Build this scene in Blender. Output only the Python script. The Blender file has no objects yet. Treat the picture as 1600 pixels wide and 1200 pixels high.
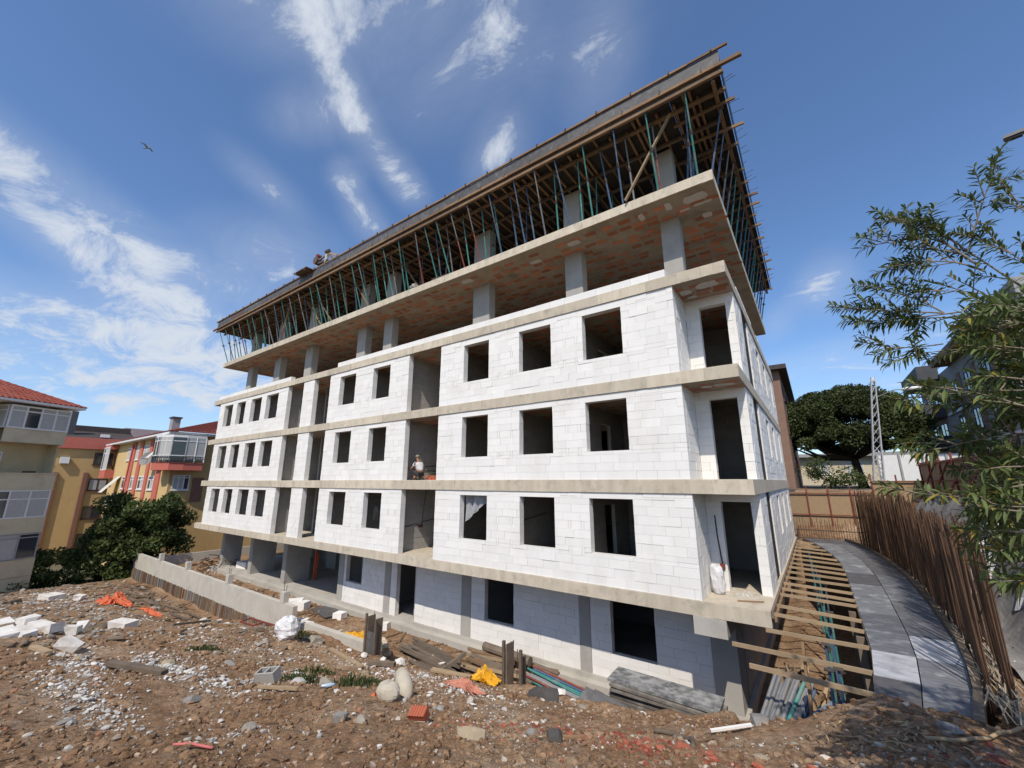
import bpy, math, random
import numpy as np
from mathutils import Vector, Matrix, Euler

random.seed(7)
rng = np.random.default_rng(7)
R = math.radians
sc = bpy.context.scene
COL = sc.collection

# ------------------------------------------------------------------ camera
cam_d = bpy.data.cameras.new('camera')
cam_d.sensor_width = 36.0
cam_d.lens = 14.4
cam_d.clip_start = 0.05
cam_d.clip_end = 2000
cam = bpy.data.objects.new('camera', cam_d)
COL.objects.link(cam)
cam.location = (0, 0, 0)
cam.rotation_euler = (R(90 + 13.36), 0, R(35.8))
sc.camera = cam

# ------------------------------------------------------------------ sun, sky, exposure
SUN = Vector((0.36, -1.0, 1.28)).normalized()
SUN_EL = math.asin(SUN.z)
sd = bpy.data.lights.new('sun', 'SUN')
sd.energy = 2.7
sd.angle = R(0.53)
sd.color = (1.0, 0.915, 0.79)
sun = bpy.data.objects.new('sun', sd)
COL.objects.link(sun)
sun.rotation_euler = SUN.to_track_quat('Z', 'Y').to_euler()

world = bpy.data.worlds.new('World')
sc.world = world
world.use_nodes = True
NT = world.node_tree
NT.nodes.clear()

def wn(t, **k):
    n = NT.nodes.new(t)
    for a, b in k.items():
        setattr(n, a, b)
    return n

def wm(op, a, b=None, c=None):
    n = NT.nodes.new('ShaderNodeMath')
    n.operation = op
    for i, v in enumerate((a, b, c)):
        if v is None:
            continue
        if isinstance(v, (int, float)):
            n.inputs[i].default_value = v
        else:
            NT.links.new(v, n.inputs[i])
    return n.outputs[0]

sky = wn('ShaderNodeTexSky')
sky.sky_type = 'NISHITA'
sky.sun_disc = False
sky.sun_elevation = SUN_EL
sky.sun_rotation = math.atan2(SUN.x, SUN.y)
sky.altitude = 0
sky.air_density = 1.0
sky.dust_density = 0.5
sky.ozone_density = 7.5
tc = wn('ShaderNodeTexCoord')
sp = wn('ShaderNodeSeparateXYZ')
NT.links.new(tc.outputs['Generated'], sp.inputs[0])
dx, dy, dz = sp.outputs
# clouds: cirrus noise on a high flat layer, thicker in a few banks
den = wm('ADD', wm('MAXIMUM', dz, 0.0), 0.18)
px = wm('DIVIDE', dx, den)
py = wm('DIVIDE', dy, den)
cb = wn('ShaderNodeCombineXYZ')
NT.links.new(px, cb.inputs[0])
NT.links.new(py, cb.inputs[1])
mp = wn('ShaderNodeMapping')
mp.inputs['Rotation'].default_value = (0, 0, R(28))
mp.inputs['Scale'].default_value = (1.0, 1.55, 1.0)
NT.links.new(cb.outputs[0], mp.inputs[0])
n1 = wn('ShaderNodeTexNoise')
n1.inputs['Scale'].default_value = 3.6
n1.inputs['Detail'].default_value = 12
n1.inputs['Roughness'].default_value = 0.69
n1.inputs['Distortion'].default_value = 0.6
NT.links.new(mp.outputs[0], n1.inputs['Vector'])
n2 = wn('ShaderNodeTexNoise')
n2.inputs['Scale'].default_value = 0.55
n2.inputs['Detail'].default_value = 3
NT.links.new(cb.outputs[0], n2.inputs['Vector'])
az = wm('ARCTAN2', dx, dy)
el = wm('ARCSINE', dz)
# cloud banks: azimuth, elevation, half length, half height, tilt, weight (degrees)
BANKS = [(-88, 25, 13, 3.4, -20, .95), (-79, 19, 10, 2.8, -24, .74), (-88, 10, 22, 7, 3, .66), (-70, 26.5, 8, 4, 12, .62),
         (-70, 10, 14, 3, 4, .45), (-78, 14.5, 16, 2.4, -8, .5), (-66, 20, 9, 2.2, -14, .45),
         (-61.5, 44.5, 8, 2.3, -40, .74), (-53, 38.5, 4, 2.2, -30, .76), (-67, 42, 5, 2.6, 15, .62), (-58, 33.5, 4, 2.2, -40, .62), (-61, 37.5, 2.6, 2, 0, .62), (-71, 34, 5, 1.8, -20, .5),
         (-38, 42.5, 5, 3.4, 30, .85), (-20, 50, 7, 5, 60, .62), (-44, 54, 28, 9, 6, .64), (-72, 50, 13, 4, 15, .45),
         (4, 21.5, 3.0, 2.6, 55, .80), (-1, 18.5, 2.6, 1.6, 40, .5), (4, 13.3, 13, 1.9, 6, .55), (8, 10, 14, 1.6, 4, .45),
         (60, 30, 30, 10, 10, .7), (140, 35, 40, 14, -10, .8), (-150, 28, 35, 12, 8, .85), (180, 55, 50, 12, 0, .7)]  # last row: banks out of view, thickened to whiten the blue fill in shade
ae = wn('ShaderNodeCombineXYZ')
NT.links.new(az, ae.inputs[0])
NT.links.new(el, ae.inputs[1])
tot = None
for a0, e0, la, le, rot, w in BANKS:
    mpb = wn('ShaderNodeMapping', vector_type='TEXTURE')
    mpb.inputs['Location'].default_value = (R(a0), R(e0), 0)
    mpb.inputs['Rotation'].default_value = (0, 0, R(rot))
    mpb.inputs['Scale'].default_value = (R(la) * 1.7, R(le) * 1.7, 1)
    NT.links.new(ae.outputs[0], mpb.inputs[0])
    ln = wn('ShaderNodeVectorMath', operation='LENGTH')
    NT.links.new(mpb.outputs[0], ln.inputs[0])
    rg = wn('ShaderNodeMapRange', interpolation_type='SMOOTHSTEP')
    rg.inputs['From Min'].default_value = 1.0
    rg.inputs['From Max'].default_value = 0.0
    rg.inputs['To Max'].default_value = w
    NT.links.new(ln.outputs['Value'], rg.inputs['Value'])
    tot = rg.outputs[0] if tot is None else wm('ADD', tot, rg.outputs[0])
tot = wm('MINIMUM', tot, 1.0)
dens = wm('ADD', wm('ADD', wm('MULTIPLY', n1.outputs['Fac'], 1.55), wm('MULTIPLY', n2.outputs['Fac'], 0.25)), wm('MULTIPLY', tot, 0.62))
mr = wn('ShaderNodeMapRange')
mr.interpolation_type = 'SMOOTHSTEP'
mr.inputs['From Min'].default_value = 1.16
mr.inputs['From Max'].default_value = 1.66
NT.links.new(dens, mr.inputs['Value'])
above = wn('ShaderNodeMapRange')
above.inputs['From Min'].default_value = 0.0
above.inputs['From Max'].default_value = 0.06
NT.links.new(dz, above.inputs['Value'])
# thin high veil around the banks
veil = wm('MULTIPLY', wm('MULTIPLY', tot, wm('MULTIPLY', n2.outputs['Fac'], n1.outputs['Fac'])), 1.15)
cmask = wm('MULTIPLY', wm('MAXIMUM', wm('MULTIPLY', mr.outputs[0], 0.93), veil), above.outputs[0])
bg1 = wn('ShaderNodeBackground')
bg1.inputs['Strength'].default_value = 0.108
NT.links.new(sky.outputs[0], bg1.inputs['Color'])
bg2 = wn('ShaderNodeBackground')
bg2.inputs['Color'].default_value = (0.80, 0.86, 0.95, 1)
bg2.inputs['Strength'].default_value = 0.55
mx = wn('ShaderNodeMixShader')
NT.links.new(cmask, mx.inputs[0])
NT.links.new(bg1.outputs[0], mx.inputs[1])
NT.links.new(bg2.outputs[0], mx.inputs[2])
wo = wn('ShaderNodeOutputWorld')
NT.links.new(mx.outputs[0], wo.inputs['Surface'])
world.cycles.sampling_method = 'MANUAL'
world.cycles.sample_map_resolution = 512

sc.view_settings.view_transform = 'Standard'
sc.view_settings.look = 'None'
sc.view_settings.exposure = 0.66
sc.view_settings.gamma = 1.0
sc.view_settings.use_curve_mapping = False
sc.cycles.use_denoising = True
sc.cycles.max_bounces = 5
sc.cycles.diffuse_bounces = 3
sc.cycles.glossy_bounces = 2
sc.cycles.transmission_bounces = 4
sc.cycles.transparent_max_bounces = 8
sc.cycles.caustics_reflective = False
sc.cycles.caustics_refractive = False
sc.cycles.sample_clamp_indirect = 6.0

# ------------------------------------------------------------------ helpers
class MB:
    """collects verts and faces of one mesh"""
    def __init__(s):
        s.v = []; s.f = []
    def quad(s, a, b, c, d):
        i = len(s.v); s.v += [tuple(a), tuple(b), tuple(c), tuple(d)]; s.f.append((i, i + 1, i + 2, i + 3)); return s
    def tri(s, a, b, c):
        i = len(s.v); s.v += [tuple(a), tuple(b), tuple(c)]; s.f.append((i, i + 1, i + 2)); return s
    def box(s, x0, x1, y0, y1, z0, z1):
        i = len(s.v)
        s.v += [(x0, y0, z0), (x1, y0, z0), (x1, y1, z0), (x0, y1, z0), (x0, y0, z1), (x1, y0, z1), (x1, y1, z1), (x0, y1, z1)]
        s.f += [tuple(i + k for k in q) for q in ((3, 2, 1, 0), (4, 5, 6, 7), (0, 1, 5, 4), (1, 2, 6, 5), (2, 3, 7, 6), (3, 0, 4, 7))]
        return s
    def obox(s, c, size, rot=(0, 0, 0), jit=0):
        m = Euler(rot).to_matrix()
        i = len(s.v)
        hx, hy, hz = size[0] / 2, size[1] / 2, size[2] / 2
        for (x, y, z) in ((-hx, -hy, -hz), (hx, -hy, -hz), (hx, hy, -hz), (-hx, hy, -hz), (-hx, -hy, hz), (hx, -hy, hz), (hx, hy, hz), (-hx, hy, hz)):
            p = Vector((x, y, z))
            if jit:
                p += Vector((random.uniform(-jit, jit), random.uniform(-jit, jit), random.uniform(-jit, jit)))
            s.v.append(tuple(m @ p + Vector(c)))
        s.f += [tuple(i + k for k in q) for q in ((3, 2, 1, 0), (4, 5, 6, 7), (0, 1, 5, 4), (1, 2, 6, 5), (2, 3, 7, 6), (3, 0, 4, 7))]
        return s
    def beam(s, p, q, w, h, up=(0, 0, 1)):
        p = Vector(p); q = Vector(q); d = (q - p).normalized()
        up = Vector(up)
        if abs(d.dot(up)) > 0.98:
            up = Vector((1, 0, 0))
        a = d.cross(up).normalized() * (w / 2)
        b = a.cross(d).normalized() * (h / 2)
        i = len(s.v)
        for e in (p, q):
            for k in ((-1, -1), (1, -1), (1, 1), (-1, 1)):
                s.v.append(tuple(e + a * k[0] + b * k[1]))
        s.f += [tuple(i + k for k in t) for t in ((0, 1, 2, 3), (7, 6, 5, 4), (0, 4, 5, 1), (1, 5, 6, 2), (2, 6, 7, 3), (3, 7, 4, 0))]
        return s
    def tube(s, pts, r, n=7, caps=True):
        pts = [Vector(p) for p in pts]
        rs = r if isinstance(r, (list, tuple)) else [r] * len(pts)
        i0 = len(s.v)
        ref = Vector((0.13, 0.31, 0.94))
        for k, p in enumerate(pts):
            d = (pts[min(k + 1, len(pts) - 1)] - pts[max(k - 1, 0)]).normalized()
            if abs(d.dot(ref)) > 0.97:
                ref = Vector((0.9, 0.2, 0.1))
            a = d.cross(ref).normalized(); b = d.cross(a).normalized()
            for j in range(n):
                t = 2 * math.pi * j / n
                s.v.append(tuple(p + (a * math.cos(t) + b * math.sin(t)) * rs[k]))
        for k in range(len(pts) - 1):
            for j in range(n):
                a0 = i0 + k * n + j; a1 = i0 + k * n + (j + 1) % n
                s.f.append((a0, a0 + n, a1 + n, a1))
        if caps:
            s.f.append(tuple(i0 + j for j in range(n)))
            s.f.append(tuple(i0 + (len(pts) - 1) * n + j for j in reversed(range(n))))
        return s
    def prism(s, poly, z0, z1):
        """poly: list of (x,y), counter-clockwise"""
        i = len(s.v); n = len(poly)
        s.v += [(x, y, z0) for x, y in poly] + [(x, y, z1) for x, y in poly]
        s.f.append(tuple(i + k for k in reversed(range(n))))
        s.f.append(tuple(i + n + k for k in range(n)))
        for k in range(n):
            s.f.append((i + k, i + (k + 1) % n, i + n + (k + 1) % n, i + n + k))
        return s
    def mesh(s, name, smooth=False):
        me = bpy.data.meshes.new(name)
        me.from_pydata(s.v, [], s.f)
        if smooth:
            me.polygons.foreach_set('use_smooth', [True] * len(me.polygons))
        me.update()
        return me
    def build(s, name, m, parent=None, smooth=False, world=True, xf=None):
        """world=True: the verts are world coordinates; they are moved into the parent's frame"""
        if parent is not None and world:
            o = parent_origin(parent)
            s.v = [(a - o[0], b - o[1], c - o[2]) for a, b, c in s.v]
        me = s.mesh(name, smooth)
        me.materials.append(m)
        return put(name, me, parent)

ORG = {}
def parent_origin(o):
    return ORG.get(o.name, (0, 0, 0))

def put(name, me, parent=None, loc=None):
    o = bpy.data.objects.new(name, me)
    COL.objects.link(o)
    if parent is not None:
        o.parent = parent
        ORG[o.name] = parent_origin(parent)
    if loc is not None:
        o.location = loc
    return o

def tag(o, label=None, cat=None, group=None, kind=None):
    if label: o['label'] = label
    if cat: o['category'] = cat
    if group: o['group'] = group
    if kind: o['kind'] = kind
    return o

def thing(name, label, cat, loc=(0, 0, 0), rz=0, group=None):
    o = bpy.data.objects.new(name, None)
    o.empty_display_size = 0.2
    COL.objects.link(o)
    o.location = loc
    o.rotation_euler = (0, 0, rz)
    ORG[o.name] = tuple(loc)
    return tag(o, label, cat, group)

def solo(mb, name, m, label, cat, group=None, smooth=False, loc=None, rot=None):
    """a thing that is one mesh; verts local when loc is given"""
    o = mb.build(name, m, None, smooth)
    if loc is not None: o.location = loc
    if rot is not None: o.rotation_euler = rot
    return tag(o, label, cat, group)

def copy_tree(o, parent=None):
    c = o.copy(); COL.objects.link(c); c.parent = parent
    for ch in o.children:
        copy_tree(ch, c)
    return c

# ------------------------------------------------------------------ materials
def mat(name, c1, c2=None, scale=3.0, detail=5, rough=0.85, bump=0.0, bscale=None, stretch=(1, 1, 1), rnd=0.0, metal=0.0,
        c3=None, scale3=0.6, amt3=0.5, coords='pos', spec=0.3, island=0.0, attr=None, trans=None, contrast=0.25):
    m = bpy.data.materials.new(name)
    m.use_nodes = True
    nt = m.node_tree
    b = nt.nodes['Principled BSDF']
    L = nt.links.new
    def N(t): return nt.nodes.new(t)
    if coords == 'pos':
        g = N('ShaderNodeNewGeometry'); vec = g.outputs['Position']
    else:
        g = N('ShaderNodeTexCoord'); vec = g.outputs['Object']
    mpn = N('ShaderNodeMapping'); mpn.inputs['Scale'].default_value = stretch
    L(vec, mpn.inputs[0])
    no = N('ShaderNodeTexNoise'); no.inputs['Scale'].default_value = scale; no.inputs['Detail'].default_value = detail
    no.inputs['Roughness'].default_value = 0.6
    L(mpn.outputs[0], no.inputs['Vector'])
    c2 = c2 or tuple(k * 0.8 for k in c1)
    rp = N('ShaderNodeMapRange'); rp.inputs['From Min'].default_value = 0.5 - contrast; rp.inputs['From Max'].default_value = 0.5 + contrast
    L(no.outputs['Fac'], rp.inputs['Value'])
    mixn = N('ShaderNodeMix'); mixn.data_type = 'RGBA'
    mixn.inputs['A'].default_value = (*c1, 1); mixn.inputs['B'].default_value = (*c2, 1)
    L(rp.outputs[0], mixn.inputs['Factor'])
    out = mixn.outputs['Result']
    if attr:
        at = N('ShaderNodeAttribute'); at.attribute_name = attr
        m2 = N('ShaderNodeMix'); m2.data_type = 'RGBA'; m2.blend_type = 'MULTIPLY'; m2.inputs['Factor'].default_value = 1
        L(at.outputs['Color'], m2.inputs['A']); L(out, m2.inputs['B']); out = m2.outputs['Result']
    if c3:
        n3 = N('ShaderNodeTexNoise'); n3.inputs['Scale'].default_value = scale3; n3.inputs['Detail'].default_value = 6
        n3.inputs['Roughness'].default_value = 0.65
        L(vec, n3.inputs['Vector'])
        r3 = N('ShaderNodeMapRange'); r3.inputs['From Min'].default_value = 0.52; r3.inputs['From Max'].default_value = 0.72
        r3.inputs['To Max'].default_value = amt3
        L(n3.outputs['Fac'], r3.inputs['Value'])
        m3 = N('ShaderNodeMix'); m3.data_type = 'RGBA'; m3.inputs['B'].default_value = (*c3, 1)
        L(r3.outputs[0], m3.inputs['Factor']); L(out, m3.inputs['A']); out = m3.outputs['Result']
    if rnd or island:
        oi = N('ShaderNodeObjectInfo')
        if island:
            g2 = N('ShaderNodeNewGeometry')
            ad = N('ShaderNodeMath'); ad.operation = 'ADD'
            L(oi.outputs['Random'], ad.inputs[0]); L(g2.outputs['Random Per Island'], ad.inputs[1])
            fr = N('ShaderNodeMath'); fr.operation = 'FRACT'; L(ad.outputs[0], fr.inputs[0]); rv = fr.outputs[0]
        else:
            rv = oi.outputs['Random']
        a = max(rnd, island)
        rr = N('ShaderNodeMapRange'); rr.inputs['To Min'].default_value = 1 - a; rr.inputs['To Max'].default_value = 1 + a * 0.6
        L(rv, rr.inputs['Value'])
        hv = N('ShaderNodeHueSaturation'); L(rr.outputs[0], hv.inputs['Value']); L(out, hv.inputs['Color']); out = hv.outputs['Color']
    L(out, b.inputs['Base Color'])
    b.inputs['Roughness'].default_value = rough
    b.inputs['Metallic'].default_value = metal
    b.inputs['Specular IOR Level'].default_value = spec
    if bump:
        nb = N('ShaderNodeTexNoise'); nb.inputs['Scale'].default_value = bscale or scale * 3; nb.inputs['Detail'].default_value = 6
        nb.inputs['Roughness'].default_value = 0.65
        L(mpn.outputs[0], nb.inputs['Vector'])
        bn = N('ShaderNodeBump'); bn.inputs['Strength'].default_value = bump; bn.inputs['Distance'].default_value = 0.02
        L(nb.outputs['Fac'], bn.inputs['Height']); L(bn.outputs[0], b.inputs['Normal'])
    if trans:
        tr = N('ShaderNodeBsdfTranslucent'); L(out, tr.inputs['Color'])
        ms = N('ShaderNodeMixShader'); ms.inputs[0].default_value = trans
        L(b.outputs[0], ms.inputs[1]); L(tr.outputs[0], ms.inputs[2])
        L(ms.outputs[0], nt.nodes['Material Output'].inputs['Surface'])
    return m

M = {}
M['aac'] = mat('aac_block', (.80, .785, .755), (.74, .725, .69), 1.3, 8, .92, .3, 30, stretch=(2.2, 2.2, .5), island=.05, c3=(.62, .575, .50), scale3=.8, amt3=.34)
M['aac_dirty'] = mat('dirty_block', (.72, .70, .67), (.58, .55, .50), 4, 8, .95, .5, 25, c3=(.36, .27, .19), scale3=2.2, amt3=.75)
M['aac_in_shaded'] = mat('aac_inner_shaded', (.40, .385, .36), (.33, .315, .295), 1.5, 6, .92, .2, 40, island=.06, c3=(.42, .40, .37), scale3=1.1, amt3=.5)  # same white block, room shade put into the greyer colour
M['mortar'] = mat('mortar', (.66, .645, .61), (.56, .545, .515), 8, 4, .95)
M['concrete'] = mat('concrete', (.47, .445, .40), (.37, .35, .315), 1.1, 8, .9, .3, 18, c3=(.24, .22, .19), scale3=.8, amt3=.55)
M['concrete_edge'] = mat('concrete_edge', (.62, .55, .435), (.46, .40, .31), 2.2, 10, .9, .5, 14, stretch=(1.6, 1.6, .28), c3=(.26, .23, .19), scale3=3.4, amt3=.55, island=.12, contrast=.24)
M['concrete_col'] = mat('concrete_column', (.40, .385, .355), (.33, .315, .29), 1.5, 7, .9, .25, 20, c3=(.24, .23, .21), scale3=1.2, amt3=.45)
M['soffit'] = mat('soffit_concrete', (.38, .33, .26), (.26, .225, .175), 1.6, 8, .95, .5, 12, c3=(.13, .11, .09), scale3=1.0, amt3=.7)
M['clay'] = mat('clay_tile', (.50, .20, .11), (.36, .15, .09), 5, 5, .9, .3, 20, island=.35, c3=(.27, .23, .19), scale3=1.3, amt3=.9)
M['patch'] = mat('plaster_patch', (.55, .54, .52), (.46, .45, .43), 6, 4, .95)
M['wood'] = mat('timber', (.27, .175, .10), (.18, .11, .062), 3.5, 6, .85, .3, 22, stretch=(1, 1, 1), rnd=.28)
M['wood_new'] = mat('new_timber', (.40, .295, .185), (.30, .215, .13), 4, 6, .8, .25, 25, rnd=.18)
M['wood_old'] = mat('weathered_timber', (.20, .155, .115), (.115, .088, .066), 4, 6, .9, .4, 25, rnd=.3)
M['ply'] = mat('film_plywood', (.075, .072, .072), (.13, .128, .13), 4.5, 7, .6, .2, 22, c3=(.26, .25, .24), scale3=3.2, amt3=.55, rnd=.15)
M['ply_brown'] = mat('brown_plywood', (.15, .095, .075), (.10, .06, .05), 4, 5, .6, .2, 22, rnd=.2)
M['ply_pale'] = mat('worn_pale_panel', (.50, .51, .53), (.33, .34, .36), 3, 7, .7, .2, 20, c3=(.15, .15, .16), scale3=2.5, amt3=.6, stretch=(1, 3, 1))
M['ply_dark'] = mat('dark_deck_panel', (.085, .088, .094), (.22, .225, .235), 4, 10, .5, .3, 20, stretch=(.7, 4.5, 1), c3=(.42, .43, .44), scale3=3.0, amt3=.7, rnd=.3)
M['p_green'] = mat('prop_green', (.075, .27, .235), (.05, .20, .18), 9, 5, .55, rnd=.2, c3=(.33, .31, .28), scale3=3, amt3=.7)
M['p_blue'] = mat('prop_blue', (.085, .145, .24), (.055, .10, .17), 9, 5, .55, rnd=.2, c3=(.32, .31, .30), scale3=3, amt3=.7)
M['p_grey'] = mat('prop_grey', (.24, .25, .26), (.17, .17, .175), 9, 5, .6, rnd=.2, c3=(.30, .24, .19), scale3=3, amt3=.5)
M['p_red'] = mat('prop_red', (.25, .07, .05), (.17, .055, .04), 9, 5, .6, rnd=.2, c3=(.30, .27, .25), scale3=3, amt3=.5)
M['steel_dark'] = mat('dark_steel', (.06, .05, .045), (.10, .075, .06), 12, 4, .6)
M['rebar'] = mat('rusty_rebar', (.15, .082, .046), (.085, .048, .030), 6, 4, .85, rnd=.4, island=.4)
M['iron_red'] = mat('red_oxide_steel', (.23, .055, .04), (.16, .045, .035), 6, 4, .7, rnd=.1)
M['black'] = mat('black_plastic', (.02, .02, .021), (.03, .03, .032), 8, 3, .5)
M['dark_shade'] = mat('painted_shade', (.05, .046, .042), (.03, .028, .026), 2, 4, .95)  # near-black colour standing in for shade in openings and under the deck

# ------------------------------------------------------------------ the ground
def _h(ix,iy,s):
    n=(ix*374761393+iy*668265263+s*1442695041)&0xffffffff
    n=((n^(n>>13))*1274126177)&0xffffffff
    return ((n^(n>>16))&0xffff)/65535.0
def vnoise(x,y,s=0):
    x=np.asarray(x,float); y=np.asarray(y,float)
    ix=np.floor(x).astype(np.int64); iy=np.floor(y).astype(np.int64)
    fx=x-ix; fy=y-iy; fx=fx*fx*(3-2*fx); fy=fy*fy*(3-2*fy)
    a=_h(ix,iy,s); b=_h(ix+1,iy,s); c=_h(ix,iy+1,s); d=_h(ix+1,iy+1,s)
    return (a*(1-fx)+b*fx)*(1-fy)+(c*(1-fx)+d*fx)*fy-0.5
def sst(a,b,x):
    t=np.clip((x-a)/(b-a),0,1); return t*t*(3-2*t)
GX=[-48,-41,-33,-25.4,-21,-17,-14,-11.3,-8.5,-5.9,-4.3,-1.8,-0.6,0.35,1.6,5,14]
GD=[.3,.4,1.2,2.2,2.1,2.05,2.4,2.80,2.75,2.69,2.67,2.35,2.0,1.40,1.40,1.3,1.2]
def T(x,y,noise=True):
    x=np.asarray(x,float); y=np.asarray(y,float)
    s=np.where(x<0,0.12*(np.sqrt(x*x+4)-2),0.02*x)
    g=np.interp(x,GX,GD)
    yy=np.clip(y,0,9.5)/9.5
    z=-1.75-s-g*yy**1.25
    n=0
    if noise:
        n=.30*vnoise(x/2.3,y/2.3,1)+.16*vnoise(x/.9,y/.9,2)+.10*vnoise(x/.38,y/.38,3)+.05*vnoise(x/.16,y/.16,4)
        n=n*sst(0,2.5,np.hypot(x,y)-.5)
    z=z+n*.8
    # the yard beyond the boundary wall and the side excavation
    yard=-6.3+(n*.35 if noise else 0)
    e=sst(9.75,10.45,y+ (0.25*vnoise(x/1.7,y*0+3.3,5) if noise else 0)*sst(-19,-16,x))
    z=z*(1-e)+yard*e
    # foot of the side trench: low between building and path, path shelf and bank to the right
    tr=sst(8.55,9.1,y)*(1-sst(1.2,1.7,x))*sst(-1.9,-1.2,x)
    z=z*(1-tr)+(-6.1+(n*.3 if noise else 0))*tr
    bank=sst(8.8,10.2,y)*sst(1.5,2.0,x)
    bz=-3.25+2.6*sst(2.6,4.6,x)+(n*.6 if noise else 0)
    z=z*(1-bank)+bz*bank
    back=sst(28.6,29.6,y)*sst(-1.9,-1.2,x)
    kz=-3.3+2.7*sst(30.5,34,y)+(n*.5 if noise else 0)
    kz=np.maximum(kz,np.where(x>2.4,bz,-99))
    z=z*(1-back)+kz*back
    left=sst(-42.2,-45.5,x)
    z=z*(1-left)+(-9.1)*left
    return z
def Tz(x, y):
    return float(T(np.array([x]), np.array([y]))[0])

def dirt_material():
    m = bpy.data.materials.new('excavated_soil'); m.use_nodes = True
    nt = m.node_tree; L = nt.links.new; b = nt.nodes['Principled BSDF']
    def N(t): return nt.nodes.new(t)
    g = N('ShaderNodeNewGeometry')
    def noise(sc_, det, ro=.6, dist=0):
        n = N('ShaderNodeTexNoise'); n.inputs['Scale'].default_value = sc_; n.inputs['Detail'].default_value = det
        n.inputs['Roughness'].default_value = ro; n.inputs['Distortion'].default_value = dist
        L(g.outputs['Position'], n.inputs['Vector']); return n.outputs['Fac']
    def ramp(f, stops):
        r = N('ShaderNodeValToRGB'); el_ = r.color_ramp.elements
        while len(el_) < len(stops): el_.new(.5)
        for e, (p, c) in zip(el_, stops): e.position = p; e.color = (*c, 1)
        L(f, r.inputs[0]); return r.outputs[0]
    def mix(f, a, bb, mode='MIX'):
        x = N('ShaderNodeMix'); x.data_type = 'RGBA'; x.blend_type = mode
        if isinstance(f, float): x.inputs['Factor'].default_value = f
        else: L(f, x.inputs['Factor'])
        for s_, k in ((a, 'A'), (bb, 'B')):
            if isinstance(s_, tuple): x.inputs[k].default_value = (*s_, 1)
            else: L(s_, x.inputs[k])
        return x.outputs['Result']
    base = ramp(noise(.55, 8, .65), [(.30, (.195, .112, .063)), (.48, (.285, .178, .104)), (.62, (.36, .250, .162)), (.75, (.41, .32, .235))])
    fine = ramp(noise(9, 8, .75), [(.32, (.38, .36, .34)), (.5, (.9, .9, .9)), (.70, (1.5, 1.48, 1.45))])
    c = mix(1.0, base, fine, 'MULTIPLY')
    # pebbles bedded in the soil
    v = N('ShaderNodeTexVoronoi'); v.inputs['Scale'].default_value = 24; L(g.outputs['Position'], v.inputs['Vector'])
    pm = N('ShaderNodeMapRange'); pm.inputs['From Min'].default_value = .36; pm.inputs['From Max'].default_value = .26
    L(v.outputs['Distance'], pm.inputs['Value'])
    sel = N('ShaderNodeSeparateColor'); L(v.outputs['Color'], sel.inputs[0])
    thr = N('ShaderNodeMath'); thr.operation = 'GREATER_THAN'; thr.inputs[1].default_value = .66; L(sel.outputs[0], thr.inputs[0])
    mm = N('ShaderNodeMath'); mm.operation = 'MULTIPLY'; L(pm.outputs[0], mm.inputs[0]); L(thr.outputs[0], mm.inputs[1])
    peb = ramp(sel.outputs[1], [(.0, (.16, .11, .075)), (.5, (.30, .25, .20)), (.8, (.40, .37, .33)), (1, (.26, .10, .06))])
    c = mix(mm.outputs[0], c, peb)
    # spilt cement and lime dust
    r = N('ShaderNodeMapRange'); r.inputs['From Min'].default_value = .60; r.inputs['From Max'].default_value = .78; r.inputs['To Max'].default_value = .6
    L(noise(1.3, 9, .7, .6), r.inputs['Value'])
    c = mix(r.outputs[0], c, (.40, .37, .33))
    L(c, b.inputs['Base Color'])
    b.inputs['Roughness'].default_value = .97; b.inputs['Specular IOR Level'].default_value = .1
    ad = N('ShaderNodeMath'); ad.operation = 'MULTIPLY_ADD'; ad.inputs[1].default_value = .6
    L(mm.outputs[0], ad.inputs[0]); L(noise(16, 9, .75), ad.inputs[2])
    bp = N('ShaderNodeBump'); bp.inputs['Strength'].default_value = .9; bp.inputs['Distance'].default_value = .045
    L(ad.outputs[0], bp.inputs['Height']); L(bp.outputs[0], b.inputs['Normal'])
    return m
M['dirt'] = dirt_material()

def axis(segs):
    out = []
    for a, b, st in segs:
        n = max(1, int(round((b - a) / st))); out += list(np.linspace(a, b, n, endpoint=False))
    return np.array(out + [segs[-1][1]])

xs = axis([(-50, -30, .35), (-30, -16, .16), (-16, 4, .065), (4, 7, .15), (7, 16, .4)])
ys = axis([(-12, -1, .6), (-1, 1.4, .16), (1.4, 10.6, .062), (10.6, 14, .14), (14, 40, .5)])
XX, YY = np.meshgrid(xs, ys)
ZZ = T(XX, YY)
nx, ny = len(xs), len(ys)
vv = np.stack([XX, YY, ZZ], -1).reshape(-1, 3)
I = np.arange(nx * ny).reshape(ny, nx)
ff = np.stack([I[:-1, :-1], I[:-1, 1:], I[1:, 1:], I[1:, :-1]], -1).reshape(-1, 4)

def np_mesh(name, v, f, cols=None, smooth=False):
    me = bpy.data.meshes.new(name)
    v = np.asarray(v, dtype=np.float32); f = np.asarray(f, dtype=np.int32); k = f.shape[1]
    me.vertices.add(len(v)); me.vertices.foreach_set('co', v.ravel())
    me.loops.add(f.size); me.loops.foreach_set('vertex_index', f.ravel())
    me.polygons.add(len(f)); me.polygons.foreach_set('loop_start', np.arange(len(f), dtype=np.int32) * k)
    me.polygons.foreach_set('use_smooth', np.full(len(f), smooth))
    me.update(calc_edges=True)
    if cols is not None:
        a = me.color_attributes.new('tint', 'FLOAT_COLOR', 'POINT')
        c4 = np.ones((len(v), 4), dtype=np.float32); c4[:, :3] = cols
        a.data.foreach_set('color', c4.ravel())
    return me

me = np_mesh('ground', vv, ff, smooth=True)
me.materials.append(M['dirt'])
ground = tag(put('ground', me), 'bare brown excavated soil sloping down to the building', kind='structure')

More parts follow.
